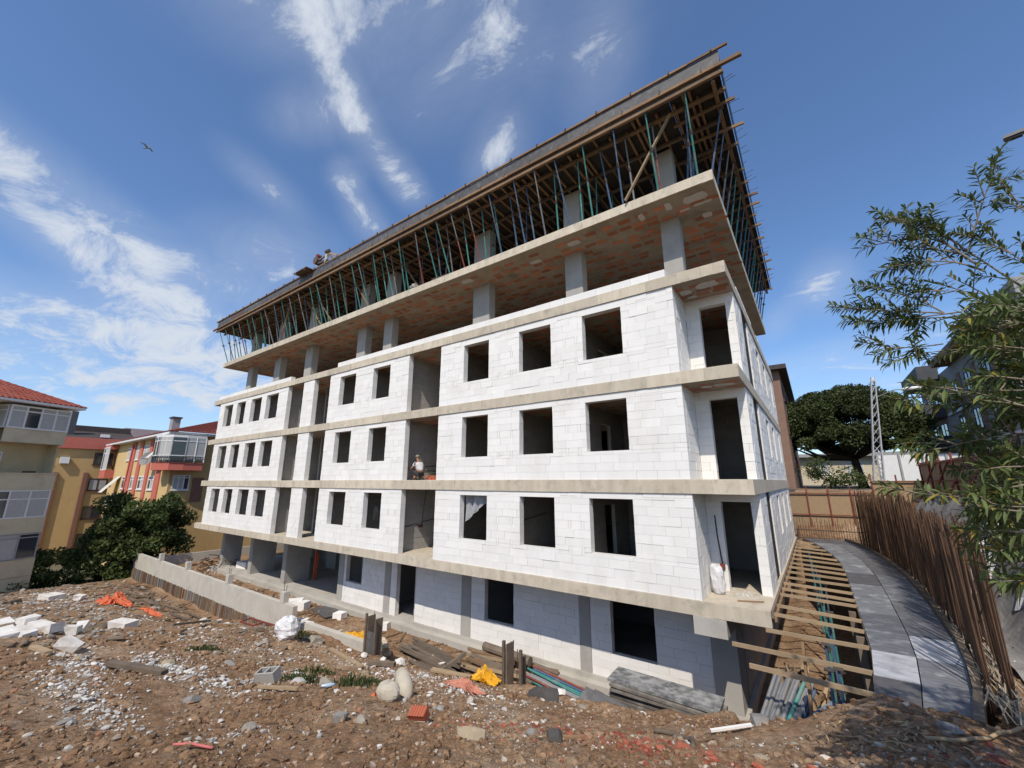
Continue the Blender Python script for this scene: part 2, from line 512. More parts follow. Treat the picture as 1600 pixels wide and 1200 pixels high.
# wide land around the lot, out to the horizon
M['land'] = mat('land', (.10, .095, .06), (.14, .125, .09), .05, 6, .95, c3=(.06, .08, .035), scale3=.03, amt3=.8)
land = MB().quad((-900, -900, -9.6), (900, -900, -9.6), (900, 900, -9.6), (-900, 900, -9.6))
tag(land.build('terrain', M['land']), 'low land around the lot reaching to the horizon', kind='structure')
M['asphalt'] = mat('asphalt', (.075, .073, .07), (.055, .054, .053), 2, 6, .9, .2, 30)
street = MB().box(-14, 60, 34.0, 130, -9.5, -0.62)
street.box(9.2, 60, -10, 34.0, -9.5, -0.50)
tag(street.build('street', M['asphalt']), 'street level behind the site fence', kind='structure')

# ------------------------------------------------------------------ loose stones, as far as nobody could count them
def rock_base(n, seed):
    """convex-ish rock of 2 rings: few triangles"""
    r = random.Random(seed)
    v = [(0, 0, -.42 + r.uniform(-.1, .1))]
    for zz, rad in ((-.18, .46), (.2, .40)):
        for k in range(n):
            t = 2 * math.pi * (k + r.uniform(-.25, .25)) / n
            q = rad * r.uniform(.75, 1.18)
            v.append((q * math.cos(t), q * math.sin(t), zz + r.uniform(-.1, .1)))
    v.append((r.uniform(-.1, .1), r.uniform(-.1, .1), .40 + r.uniform(-.12, .08)))
    f = []
    for k in range(n):
        a, b = 1 + k, 1 + (k + 1) % n
        f += [(0, b, a), (a, b, b + n), (a, b + n, a + n), (a + n, b + n, 2 * n + 1)]
    return np.array(v), np.array(f)
ROCKS = [rock_base(5, s) for s in range(6)]

def scatter(name, m, P, S, cols, label, cat=None, flat=None, bases=ROCKS):
    Vs, Fs, Cs = [], [], []
    off = 0
    n = len(P)
    pick = rng.integers(0, len(bases), n)
    for bi, (bv, bf) in enumerate(bases):
        idx = np.nonzero(pick == bi)[0]
        if not len(idx): continue
        k = len(idx)
        a = rng.uniform(0, 2 * np.pi, k); t1 = rng.normal(0, .35, k)
        ca, sa, ct, st = np.cos(a), np.sin(a), np.cos(t1), np.sin(t1)
        w = bv[None] * S[idx][:, None, :]
        y2 = w[..., 1] * ct[:, None] - w[..., 2] * st[:, None]; z2 = w[..., 1] * st[:, None] + w[..., 2] * ct[:, None]
        x3 = w[..., 0] * ca[:, None] - y2 * sa[:, None]; y3 = w[..., 0] * sa[:, None] + y2 * ca[:, None]
        vw = np.stack([x3, y3, z2], -1) + P[idx][:, None, :]
        Vs.append(vw.reshape(-1, 3)); Cs.append(np.repeat(cols[idx], len(bv), 0))
        Fs.append((bf[None] + (off + np.arange(k) * len(bv))[:, None, None]).reshape(-1, 3))
        off += k * len(bv)
    me = np_mesh(name, np.concatenate(Vs), np.concatenate(Fs), np.concatenate(Cs))
    me.materials.append(m)
    return tag(put(name, me), label, cat, kind='stuff')

M['stone'] = mat('loose_stone', (1, 1, 1), (.74, .73, .72), 14, 4, .95, .3, 40, attr='tint')
def ground_pts(n, x0, x1, y0, y1):
    x = rng.uniform(x0, x1, n); y = rng.uniform(y0, y1, n)
    return x, y
def place(x, y, s, sink=.18):
    return np.stack([x, y, T(x, y) + s * sink], -1)
PAL = np.array([(.19, .115, .066), (.24, .155, .095), (.30, .235, .17), (.14, .082, .046), (.40, .36, .31), (.22, .18, .145), (.28, .13, .075)])
# gravel and clods in the soil: density grows where the tips of rubble lie
n = 15000
d = 2.2 * np.exp(rng.uniform(0, 1, n) * np.log(20 / 2.2)); ang = rng.uniform(R(-88), R(22), n)
x = d * np.sin(ang); y = d * np.cos(ang)
ok = (y < 9.7) & (y > .6) & (x > -30) & (x < 3.2)
keep = vnoise(x / 1.1, y / 1.1, 21) + .5 * vnoise(x / .35, y / .35, 22) > -.22 + .0 * x
x, y, d = x[ok & keep], y[ok & keep], d[ok & keep]
s = (.010 + .0036 * d) * np.exp(rng.normal(0, .5, len(x)))
s = np.minimum(s, .085)
S = np.stack([s * rng.uniform(.8, 1.7, len(s)), s * rng.uniform(.7, 1.2, len(s)), s * rng.uniform(.5, .95, len(s))], -1)
c = 1.3 * PAL[rng.choice(len(PAL), len(s), p=[.26, .24, .14, .20, .06, .06, .04])] * rng.uniform(.75, 1.2, (len(s), 1))
scatter('gravel', M['stone'], place(x, y, s), S, c, 'brown pebbles and soil clods strewn over the slope')
# clods of the same soil, half bedded
n = 14000
d = 2.0 * np.exp(rng.uniform(0, 1, n) * np.log(24 / 2.0)); ang = rng.uniform(R(-88), R(22), n)
x = d * np.sin(ang); y = d * np.cos(ang)
ok = (y < 9.7) & (y > .4) & (x > -34) & (x < 4) & (vnoise(x / 1.6, y / 1.6, 25) + .4 * vnoise(x / .5, y / .5, 26) > -.12)
x, y, d = x[ok], y[ok], d[ok]
s = np.minimum((.016 + .007 * d) * np.exp(rng.normal(0, .55, len(x))), .17)
S = np.stack([s * rng.uniform(.9, 1.6, len(s)), s * rng.uniform(.8, 1.3, len(s)), s * rng.uniform(.5, .9, len(s))], -1)
scatter('soil_clods', M['dirt'], place(x, y, s, .02), S, np.ones((len(s), 3)), 'crumbly brown clods of soil lying all over the slope')
# white crumbs of broken block
Cx, Cy = [], []
for (cx_, cy_, rx, ry, k) in [(-11.5, 2.35, 1.5, .35, 420), (-10.2, 3.35, 1.7, .45, 900), (-9.3, 3.9, 1.2, .35, 380), (-8.1, 1.95, .9, .25, 330),
                              (-9.4, 1.7, 1.6, .22, 260), (-9.1, 8.1, 1.6, .8, 500), (-10.7, 8.6, 1.5, .6, 260), (-7.9, 7.8, 1.3, .7, 340), (-6.2, 6.9, 1.2, .5, 420),
                              (-16, 5.6, 2.2, .9, 300), (-32, 5, 5, 2, 380), (-24, 6, 4, 1.5, 140), (-4.8, 8.9, 1.2, .4, 160), (-6, 2.6, 1.2, .5, 160), (-4.5, 5.6, 1.6, .8, 260),
                              (-9.8, 5.5, .7, .35, 200), (-13, 6.6, 2.2, 1.2, 160), (-.6, 6.2, 1.6, 1.0, 120)]:
    k = int(k * 1.5); Cx.append(rng.normal(cx_, rx * .6, k)); Cy.append(rng.normal(cy_, ry * .6, k))
x, y = np.concatenate(Cx), np.concatenate(Cy)
k = 1500
x = np.concatenate([x, rng.uniform(-28, 3, k)]); y = np.concatenate([y, rng.uniform(1.5, 9.6, k)])
ok = (y > 1) & (y < 9.75); x, y = x[ok], y[ok]
d = np.hypot(x, y)
s = np.minimum((.006 + .0017 * d) * np.exp(rng.normal(0, .6, len(x))), .11)
S = np.stack([s * rng.uniform(.8, 1.8, len(s)), s * rng.uniform(.7, 1.3, len(s)), s * rng.uniform(.4, .9, len(s))], -1)
c = np.array([.70, .68, .64]) * rng.uniform(.42, 1.05, (len(s), 1))
scatter('white_rubble', M['stone'], place(x, y, s, .22), S, c, 'white crumbs of broken aerated concrete strewn in patches')
# red brick shards in the foreground
Cx, Cy = [], []
for (cx_, cy_, rx, ry, k) in [(-2.65, 5.85, .9, .6, 420), (-2.0, 5.6, .8, .45, 380), (-1.36, 5.3, .8, .4, 220), (-4.2, 5.2, 1.2, .6, 150), (-6.4, 7.1, .9, .3, 60), (1.2, 6.8, .7, .6, 70)]:
    Cx.append(rng.normal(cx_, rx * .6, k)); Cy.append(rng.normal(cy_, ry * .6, k))
x, y = np.concatenate(Cx), np.concatenate(Cy)
s = .026 * np.exp(rng.normal(0, .5, len(x)))
S = np.stack([s * rng.uniform(.8, 2.0, len(s)), s * rng.uniform(.7, 1.4, len(s)), s * rng.uniform(.35, .8, len(s))], -1)
c = np.array([.34, .105, .065]) * rng.uniform(.6, 1.25, (len(s), 1))
scatter('brick_rubble', M['stone'], place(x, y, s, .2), S, c, 'red shards of broken clay brick in the near soil')
# slabby grey-brown rubble on the far left of the lot
n = 2600
x = rng.uniform(-41, -14, n); y = rng.uniform(1.5, 9.4, n)
ok = vnoise(x / 3, y / 2, 31) > -.12 - .02 * (-20 - x); x, y = x[ok], y[ok]
s = .10 * np.exp(rng.normal(0, .45, len(x)))
S = np.stack([s * rng.uniform(1, 2.4, len(s)), s * rng.uniform(.8, 1.5, len(s)), s * rng.uniform(.3, .7, len(s))], -1)
c = np.array([(.24, .19, .14), (.30, .26, .21), (.18, .14, .10), (.36, .33, .29)])[rng.integers(0, 4, len(s))] * rng.uniform(.8, 1.15, (len(s), 1))
scatter('rubble', M['stone'], place(x, y, s, .15), S, c, 'grey brown slabs of rubble tipped at the far end of the lot')
# rubble at the foot of the building and along the bank beside the path
n = 1500
x = np.concatenate([rng.uniform(-37, -2, n), rng.uniform(2.2, 5, 700)]); y = np.concatenate([rng.uniform(10.2, 13.4, n), rng.uniform(10, 27, 700)])
s = np.concatenate([.055 * np.exp(rng.normal(0, .6, n)), .06 * np.exp(rng.normal(0, .5, 700))])
S = np.stack([s * rng.uniform(.8, 1.8, len(s)), s * rng.uniform(.7, 1.3, len(s)), s * rng.uniform(.4, .9, len(s))], -1)
c = np.array([(.30, .22, .15), (.42, .38, .33), (.66, .64, .61), (.22, .14, .09)])[rng.choice(4, len(s), p=[.4, .22, .13, .25])] * rng.uniform(.8, 1.1, (len(s), 1))
scatter('yard_rubble', M['stone'], place(x, y, s, .2), S, c, 'stones and block crumbs lying along the foot of the building')

# ------------------------------------------------------------------ the unfinished building
XL, XR, YF, YB = -37.4, -1.26, 12.0, 28.4
SLABS = [(-3.30, -2.95), (-.33, .05), (2.70, 3.06), (5.75, 6.10), (8.78, 9.12)]
bld = thing('unfinished_building', 'unfinished five storey building of white aerated block walls and bare concrete slabs', 'building', (-19.3, 20.2, -6.0))
for i, (z0, z1) in enumerate(SLABS):
    s = MB()
    xl = XL if i < 4 else -37.0
    yb = YB
    s.box(xl, XR, YF, yb, z0, z1)
    so = s.build('slab', M['concrete_edge'], bld)
    # formed edge, cast against boards: shallow steps where the boards met
    e = MB()
    xx = xl + .4
    while xx < XR - .6:
        w = random.choice([1.6, 2.1, 2.4, 2.5])
        x2 = min(xx + w, XR - .3)
        e.box(xx + .009, x2 - .009, YF - random.uniform(.006, .02), YF + .05, z0 + random.uniform(.0, .012) - .004, z1 - random.uniform(.006, .03))
        xx = x2
    e.build('cast_edge', M['concrete_edge'], so)
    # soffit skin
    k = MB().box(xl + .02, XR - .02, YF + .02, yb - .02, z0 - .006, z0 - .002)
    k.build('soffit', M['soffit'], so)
    bld_slab = so
# dropped beam end under the balcony
MB().box(-2.98, -2.22, YF - .03, 13.0, -3.72, -3.306).build('beam_end', M['concrete'], bld)

BLK = []          # all block boxes: (x0,x1,y0,y1,z0,z1, wall key)
CORE = {}
def fill(axis_, u0, u1, z0, z1, openings, p0, t, wall, mat_key='aac', slots=(), lintels=True):
    """rows of blocks between u0..u1; axis_ 'x': wall along X with front face at y=p0; 'y': along Y with outer face at x=p0 (towards -x)"""
    core = CORE.setdefault((wall, mat_key), MB())
    def emit(a, b, za, zb, g=None):
        if b - a < .015 or zb - za < .015: return
        g = random.choice([.0018, .002, .0022, .003, .006]) if g is None else g
        pr = random.uniform(-.006, .006)
        if axis_ == 'x':
            BLK.append((a + g, b - g, p0 + pr, p0 + t, za + .0022, zb - .0022, wall, mat_key))
        else:
            BLK.append((p0 - t, p0 + pr, a + g, b - g, za + .0035, zb - .0035, wall, mat_key))
    def emit_core(a, b, za, zb):
        if axis_ == 'x': core.box(a + .012, b - .012, p0 + .016, p0 + t - .016, za, zb)
        else: core.box(p0 - t + .016, p0 - .016, a + .012, b - .012, za, zb)
    holes = [tuple(o) for o in openings]
    if lintels:
        for (a, b, za, zb) in openings:
            if zb < z1 - .03:
                la, lb = max(u0, a - random.choice([.2, .25, .3])), min(u1, b + random.choice([.2, .25, .3]))
                zl = min(z1, zb + .22)
                if z1 - zl < .06: zl = z1
                emit(la, lb, zb, zl, .003); emit_core(la, lb, zb, zl)
                holes.append((la, lb, zb, zl))
    z = z0; row = 0
    while z < z1 - .01:
        zt = min(z + .25, z1)
        if z1 - zt < .07: zt = z1
        cuts = sorted({z, zt} | {q for h in holes for q in (h[2], h[3]) if z + .02 < q < zt - .02})
        off = (row % 2) * .3 + random.choice([0, .05, .1, .22])
        for za, zb in zip(cuts[:-1], cuts[1:]):
            zm = (za + zb) / 2
            spans = [(u0, u1)]
            for (a, b, ha, hb) in holes:
                if ha - .005 < zm < hb + .005:
                    spans = [q for (s0, s1) in spans for q in ((s0, min(s1, a)), (max(s0, b), s1)) if q[1] - q[0] > .02]
            for (s0, s1) in spans:
                emit_core(s0, s1, za, zb)
                js = [s0]
                k = math.floor((s0 - off) / .6)
                while True:
                    j = off + k * .6; k += 1
                    if j > s1 - .08: break
                    if j > s0 + .08: js.append(j)
                for (su, sr) in slots:
                    if row in sr and s0 + .15 < su < s1 - .2:
                        js = [q for q in js if not su - .16 < q < su + .26] + [su, su + .11]
                js = sorted(js) + [s1]
                for a, b in zip(js[:-1], js[1:]):
                    sl = any(abs(a - su) < .01 and row in sr for su, sr in slots)
                    emit(a, b, za, zb, .016 if sl else None)
        z = zt; row += 1

FLOORS = [(-2.95, -.33), (.05, 2.70), (3.06, 5.75)]
WA = [(-5.74, -4.37), (-8.35, -6.98), (-11.13, -9.81)]
WB = [(-17.22, -15.90), (-20.12, -18.70)]
WC = [(-35.3, -33.85), (-33.1, -31.75), (-30.85, -29.3), (-28.6, -27.0)]
FY = YF + .03
for fi, (z0, z1) in enumerate(FLOORS):
    zs, zh = z0 + .86, z0 + 2.44
    op = lambda ws: [(a, b, zs, zh) for a, b in ws]
    sl = [(x, (3, 6)) for x in (-9.35, -8.75, -6.5, -6.05, -11.75, -14.95, -15.4, -18.2, -17.6, -26.3)]
    fill('x', -12.48, -2.73, z0, z1, op(WA), FY, .25, 'front_wall', slots=sl)
    fill('x', -21.10, -14.55, z0, z1, op(WB), FY, .25, 'front_wall', slots=sl)
    fill('x', -36.2, -25.80, z0, z1, op(WC), FY, .25, 'front_wall', slots=sl)
    fill('x', -23.95, -22.75, z0, z1, [], FY, .25, 'front_wall')
    # returns: pier flank, balcony flank, side walls
    fill('y', FY + .255, 13.5, z0, z1, [], -2.73, .25, 'balcony_wall')
    # balcony back wall with door, corner pier
    fill('x', -2.728, -1.30, z0, z1, [(-2.31, -1.55, z0 - .01, z0 + 2.38)], 13.5, .25, 'balcony_wall')
    # long flank to the street
    fill('y', 13.76, 15.2, z0, z1, [], -1.30, .25, 'side_wall')
    MB().box(-1.55, -1.345, 15.21, 16.69, z0 + .002, z1 - .002).build('slot_shade_panel', M['dark_shade'], bld)  # added dark panel, its colour paints the shade of the slot
    ws = [(19.3, 20.3), (22.2, 23.2), (25.6, 26.6)]
    fill('y', 16.7, 28.35, z0, z1, [(a, b, z0 + (.9 if fi != 0 else 1.0), z0 + 2.40) for a, b in ws], -1.30, .25, 'side_wall')
    for a, b in ws:
        MB().box(-1.50, -1.36, a + .005, b - .005, z0 + (.9 if fi != 0 else 1.0), z0 + 2.395).build('window_shade_panel', M['dark_shade'], bld)  # added dark panel, shade of the opening painted in its colour
    # end wall at the far left
    fill('y', FY + .255, 28.35, z0, z1, [(15, 16.4, zs, zh), (20, 21.4, zs, zh)], -35.95, .24, 'end_wall')
    # inner walls seen through the openings
    def inner(x0, x1, y0, y1): fill('x', x0, x1, z0, z1, [], y0, y1 - y0, 'inner_wall', 'aac_in_shaded')
    def innery(x, y0, y1, h=None): fill('y', y0, y1, z0, z1, h or [], x, .12, 'inner_wall', 'aac_in_shaded')
    innery(-14.86, FY + .262, 16.9)                     # left wall of the open bay
    innery(-12.36, FY + .262, 16.9)
    innery(-26.05, FY + .262, 16.9)
    innery(-24.3, 13.7, 16.9)
    innery(-20.9, FY + .262, 16.9)
    innery(-9.2, FY + .262, 16.9)
    innery(-6.35, FY + .262, 16.9, [(14.6, 15.5, z0 - .01, z0 + 2.1)])
    innery(-2.99, 13.52, 16.9)
    innery(-18.0, FY + .262, 16.9)
    for q in (-33.5, -31.3, -29.0): innery(q, FY + .262, 16.9)
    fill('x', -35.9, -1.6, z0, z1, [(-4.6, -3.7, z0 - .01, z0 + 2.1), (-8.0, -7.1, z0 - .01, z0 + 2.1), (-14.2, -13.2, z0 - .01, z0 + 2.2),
                                   (-19.6, -18.7, z0 - .01, z0 + 2.1), (-30.2, -29.3, z0 - .01, z0 + 2.1)], 16.92, .12, 'inner_wall', 'aac_in_shaded')
    fill('x', -22.55, -21.12, z0, z1, [(-22.3, -21.25, z0 - .01, z0 + 2.15)], 15.4, .2, 'inner_wall', 'aac_in_shaded')
    MB().box(-36.1, -1.6, 28.1, 28.3, z0 + .002, z1 - .002).build('rear_wall', M['aac_in_shaded'], bld)

# parapet course on top of the third floor slab
fill('x', -22.4 + 1.9, -2.9, 6.10, 6.35, [], FY - .01, .25, 'parapet')
fill('x', -36.6, -25.6, 6.10, 6.35, [], FY - .01, .25, 'parapet')
fill('y', 14.6, 18.6, 6.10, 6.35, [], -1.29, .25, 'parapet')
fill('y', 20.4, 28.3, 6.10, 6.35, [], -1.29, .25, 'parapet')
# a few loose pieces on the slabs
BLK.append((-2.68, -2.30, 13.05, 13.30, 3.063, 3.25, 'parapet', 'aac'))

# ground storey, set back under the first slab
GZ = -5.94
GY = 13.5
gcol = [(-2.95, -2.30, .9), (-6.98, -6.58, .35), (-12.25, -11.75, .35), (-17.15, -16.72, .35), (-20.95, -20.5, 1.0), (-26.9, -26.45, 1.5), (-31.4, -30.95, 1.5), (-36.0, -35.55, 1.2)]
for a, b, dpt in gcol:
    MB().box(a, b, GY - .02, GY + dpt, -6.35, -3.308).build('column', M['concrete_col'], bld)
fill('x', -6.575, -2.955, GZ, -3.31, [(-5.87, -4.48, GZ + .70, -3.32)], GY, .22, 'ground_wall', lintels=False)
fill('x', -11.745, -6.985, GZ, -3.31, [(-11.05, -9.67, GZ + .75, -3.32)], GY, .22, 'ground_wall', slots=[(-8.6, (2, 7))], lintels=False)
fill('x', -15.0, -12.255, GZ, -3.31, [], GY, .22, 'ground_wall', lintels=False)
fill('x', -17.76, -17.155, GZ, -3.31, [], GY, .22, 'ground_wall', lintels=False)
fill('x', -20.495, -17.765, GZ, -3.31, [(-20.3, -18.95, GZ + .95, -3.32)], GY, .22, 'ground_wall', lintels=False)
fill('x', -16.715, -16.3, GZ, -3.31, [], GY, .22, 'ground_wall', lintels=False)
# plinth and ground floor slab
MB().box(-36.6, -2.2, GY - .06, 28.2, -6.5, GZ - .002).build('plinth', M['concrete'], bld)
MB().box(-36.9, -2.0, GY - .35, GY - .062, -6.5, GZ - .14).build('plinth_step', M['concrete'], bld)
# inner partitions of the ground storey
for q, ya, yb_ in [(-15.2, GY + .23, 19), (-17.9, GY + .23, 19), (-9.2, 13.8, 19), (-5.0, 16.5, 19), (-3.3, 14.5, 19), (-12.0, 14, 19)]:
    MB().box(q - .1, q + .1, ya, yb_, GZ, -3.31).build('partition', M['aac_in_shaded'], bld)
MB().box(-36, -2.4, 19.05, 19.25, GZ, -3.31).build('partition', M['aac_in_shaded'], bld)
MB().box(-33.2, -31.6, 17.0, 17.2, GZ, -3.31).build('partition', M['aac_in_shaded'], bld)
MB().box(-29.0, -27.8, 17.6, 17.8, GZ, -3.31).build('partition', M['aac_in_shaded'], bld)
# flank of the ground storey on the trench side
MB().box(-2.5, -2.3, 14.6, 28.0, -6.4, -3.31).build('trench_wall', M['concrete_col'], bld)

# the blocks: the ones that show largest are parts of their own, the rest one mass
def show_size(b):
    cx_, cy_, cz_ = (b[0] + b[1]) / 2, (b[2] + b[3]) / 2, (b[4] + b[5]) / 2
    d2 = cx_ ** 2 + cy_ ** 2 + cz_ ** 2
    flat = (b[1] - b[0]) * abs(b[2]) if b[6] in ('front_wall', 'ground_wall', 'parapet') else 0
    if b[6] == 'balcony_wall': flat = max(b[1] - b[0], b[3] - b[2]) * 9
    return flat * (b[5] - b[4]) / d2 ** 1.5 if b[7] == 'aac' and b[0] > -13 else 0
order = sorted(range(len(BLK)), key=lambda i: -show_size(BLK[i]))
single = set(order[:300])
walls = {}
for (wall, mk_), core in CORE.items():
    if wall in walls:
        core.build('wall_core', M['mortar'], bld)
    else:
        walls[wall] = core.build(wall, M['mortar'], bld)
cache = {}
rest = {'aac': MB(), 'aac_in_shaded': MB()}
ox, oy, oz = bld.location
for i, (x0, x1, y0, y1, z0, z1, wall, mk_) in enumerate(BLK):
    if i in single:
        sz = (round(x1 - x0, 3), round(y1 - y0, 2), round(z1 - z0, 3))
        if sz not in cache:
            me = MB().box(-sz[0] / 2, sz[0] / 2, -sz[1] / 2, sz[1] / 2, -sz[2] / 2, sz[2] / 2).mesh('block')
            me.materials.append(M['aac']); cache[sz] = me
        put('block', cache[sz], walls[wall], ((x0 + x1) / 2 - ox, (y0 + y1) / 2 - oy, (z0 + z1) / 2 - oz))
    else:
        rest[mk_].box(x0, x1, y0, y1, z0, z1)
tag(rest['aac'].build('block_courses', M['aac'], bld), kind='stuff')
tag(rest['aac_in_shaded'].build('inner_block_courses', M['aac_in_shaded'], bld), kind='stuff')

# floor five: open columns; floor six: the same columns among the props
for z0, z1 in ((6.10, 8.772), (9.12, 11.5)):
    for r_, yy in enumerate((13.2, 18.4, 23.6)):
        for cx_, w in ((-2.87, .60), (-6.56, .72), (-11.25, .95), (-17.9, .70), (-20.3, .80), (-26.1, .85), (-30.4, .85), (-34.9, .80)):
            if r_ and z0 > 9: continue
            MB().box(cx_ - w / 2, cx_ + w / 2, yy, yy + .42, z0 + .001, z1).build('column', M['concrete_col'], bld)
MB().box(-23, -13, 24.2, 24.4, 6.102, 8.77).build('core_wall', M['concrete_col'], bld)

# clay hollow blocks showing in the soffits, cement skin over some of them
tiles = []
def soffit_tiles(z, x0, x1, y0, y1, skip=.22):
    yy = y0; r_ = 0
    while yy < y1:
        xx = x0 + random.uniform(0, .1)
        while xx < x1:
            if random.random() > skip + .4 * (vnoise(xx / 2.2, yy / 2.2, 41) + .0):
                w = .44 * random.uniform(.75, 1.0); h = .235 * random.uniform(.72, 1.0)
                tiles.append((xx, xx + w, yy, yy + h, z))
            xx += .48 + (.14 if r_ % 3 == 0 else 0)
        yy += .255 if r_ % 2 else .42
        r_ += 1
soffit_tiles(8.772, -36.7, -1.6, 12.35, 19.5, .24)
n5 = len(tiles)
soffit_tiles(5.742, -35.9, -1.7, 12.35, 16.8, .2)
soffit_tiles(2.692, -14.8, -1.7, 12.4, 15.5, .3)
tiles.sort(key=lambda t: (t[0] ** 2 + t[2] ** 2) + (0 if t[4] > 8 else 400))
tm = {}
trest = MB()
for i, (a, b, c_, d_, z) in enumerate(tiles):
    if i < 300:
        key = (round(b - a, 2), round(d_ - c_, 2))
        if key not in tm:
            me = MB().box(-key[0] / 2, key[0] / 2, -key[1] / 2, key[1] / 2, -.006, .003).mesh('clay_tile'); me.materials.append(M['clay']); tm[key] = me
        put('clay_tile', tm[key], bld, ((a + b) / 2 - ox, (c_ + d_) / 2 - oy, z - oz))
    else:
        trest.box(a, b, c_, d_, z - .006, z + .003)
tag(trest.build('clay_tiles', M['clay'], bld), kind='stuff')
# pale patches of plaster on the soffits near the corner
def patch(cx_, cy_, w, h, z, seed):
    r = random.Random(seed); poly = []
    for k in range(14):
        t = 2 * math.pi * k / 14
        q = 1 / max(abs(math.cos(t)), abs(math.sin(t))) ** .75 * r.uniform(.86, 1.1)
        poly.append((cx_ + w / 2 * q * math.cos(t), cy_ + h / 2 * q * math.sin(t)))
    MB().prism(poly, z - .012, z - .004).build('plaster_patch', M['patch'], bld)
for args in [(-1.85, 12.55, .62, .42, 5.744, 1), (-2.5, 12.75, .34, .36, 5.744, 2), (-2.4, 13.2, .3, .14, 5.744, 3), (-2.2, 12.8, .30, .3, 2.694, 4), (-1.75, 12.75, .55, .3, 2.694, 5),
             (-1.9, 12.55, .7, .42, 8.77, 6), (-1.75, 12.95, .6, .14, 8.77, 7), (-2.7, 12.5, .2, .45, 8.77, 8), (-2.3, 13.0, .34, .14, 8.77, 9), (-3.6, 12.55, .2, .4, 8.77, 10),
             (-1.75, 13.7, .3, .3, 8.77, 11), (-6.2, 12.6, .5, .3, 8.77, 12), (-8.1, 12.9, .55, .26, 8.77, 13), (-11.5, 12.5, .6, .3, 8.77, 14)]:
    patch(*args)

# electric conduits let into the bay walls, with their red boxes
def conduit(pts, r=.014):
    t = MB(); t.tube(pts, r, 5); return t.build('conduit', M['black'], bld)
def jbox(x, y, z):
    return MB().box(x - .02, x + .05, y - .09, y + .09, z - .05, z + .05).build('junction_box', M['iron_red'], bld)
XW = -14.84
conduit([(XW, 12.35, -1.95), (XW, 12.7, -1.93), (XW, 13.15, -1.86), (XW, 13.3, -1.9), (XW, 13.36, -1.98)])
conduit([(XW, 13.5, -1.93), (XW, 13.58, -1.8), (XW, 14.3, -1.72)])
conduit([(XW, 13.55, -1.9), (XW, 13.62, -1.1), (XW, 13.68, -.6), (XW, 13.85, -.42), (XW, 14.05, -.36)], .009)
jbox(XW, 13.48, -1.98)
conduit([(XW, 13.05, .62), (XW, 13.3, .52), (XW, 13.5, .66), (XW, 13.9, .68), (XW, 14.4, .74)])
conduit([(XW, 13.3, .52), (XW, 13.7, .48), (XW, 14.4, .46)])
conduit([(-2.50, 13.485, -.95), (-2.49, 13.483, -1.5), (-2.43, 13.48, -2.25), (-2.44, 13.48, -2.7)], .018)
MB().box(-2.50, -2.37, 13.44, 13.50, -2.38, -2.25).build('junction_box', M['iron_red'], bld)
conduit([(-9.18, 13.0, -1.55), (-9.18, 13.6, -1.42), (-9.18, 14.1, -1.38), (-9.18, 15.2, -1.25)])
conduit([(-9.18, 13.55, -1.42), (-9.18, 13.5, -1.7), (-9.18, 13.45, -2.1)], .01)
# board lying along the balcony edge and chipboard edge trim of the first slab
MB().beam((XR + .03, 12.05, -3.02), (XR + .03, 28.3, -3.02), .05, .16).build('edge_board', M['wood_old'], bld)
MB().beam((XR + .09, 12.0, -3.10), (XR + .09, 28.3, -3.10), .05, .10).build('edge_board', M['wood'], bld)

# ------------------------------------------------------------------ roof formwork on its props
RX0, RX1, RY0, RY1 = -37.2, -.62, 11.25, 28.6
fw = thing('roof_formwork', 'timber formwork of the roof slab with grey plywood edge boards on top of the building', 'formwork', (-18.9, 20, 11.4))
# deck of plywood sheets (seen from below), in strips
dk = MB()
xx = RX0 + .05
while xx < RX1 - .1:
    x2 = min(xx + 1.25, RX1 - .05)
    dk.box(xx + .004, x2 - .004, RY0 + .024, RY1 - .1, 11.70 + random.uniform(0, .006), 11.722)
    xx = x2
dk.build('deck_sheets', M['dark_shade'], fw)  # shade of the underside put into the near-black sheet colour
# edge boards of plywood: front and side
xx = RX0
while xx < RX1 - .05:
    x2 = min(xx + 2.44, RX1)
    m = M['ply'] if (xx > -23 or random.random() < .55) else (M['ply_brown'] if random.random() < .7 else M['concrete'])
    MB().box(xx + .004, x2 - .004, RY0, RY0 + .02, 11.66, 12.40 + random.uniform(-.015, .015)).build('edge_panel', m, fw)
    xx = x2
yy = RY0
while yy < RY1 - .05:
    y2 = min(yy + 2.44, RY1)
    MB().box(RX1 - .02, RX1, yy + .026, y2 - .004, 11.60, 12.30).build('edge_panel', M['black'], fw)
    yy = y2
# long rails: top and foot of the edge boards
def rail(y, z, w, h, x0, x1, m='wood'):
    xx = x0
    while xx < x1 - .2:
        x2 = min(xx + random.uniform(3.2, 4.2), x1)
        MB().beam((xx, y, z + random.uniform(-.012, .012)), (x2, y, z + random.uniform(-.012, .012)), w, h).build('rail', M[m], fw)
        xx = x2
rail(RY0 - .03, 12.43, .06, .07, RX0 - .2, RX1 + .25)
rail(RY0 - .055, 11.80, .10, .10, RX0 - .6, RX1 + .55, 'wood')
rail(RY0 + .02, 11.60, .10, .10, RX0 - .1, RX1 + .05)
rail(RY0 + .55, 11.50, .09, .10, RX0, RX1 + .02)
for yb_ in (RY0 + 1.7, RY0 + 2.9, RY0 + 4.4, RY0 + 5.9):
    rail(yb_, 11.50, .09, .10, RX0, RX1 - .2, 'wood_old')
# pegs on the rails
for k in range(30):
    x = RX1 - .5 - k * 1.22
    MB().box(x - .02, x + .02, RY0 - .12, RY0 - .055, 11.82, 11.97).build('peg', M['wood_old'], fw)
    MB().box(x + .3, x + .34, RY0 - .09, RY0 - .03, 12.42, 12.53).build('peg', M['steel_dark'], fw)
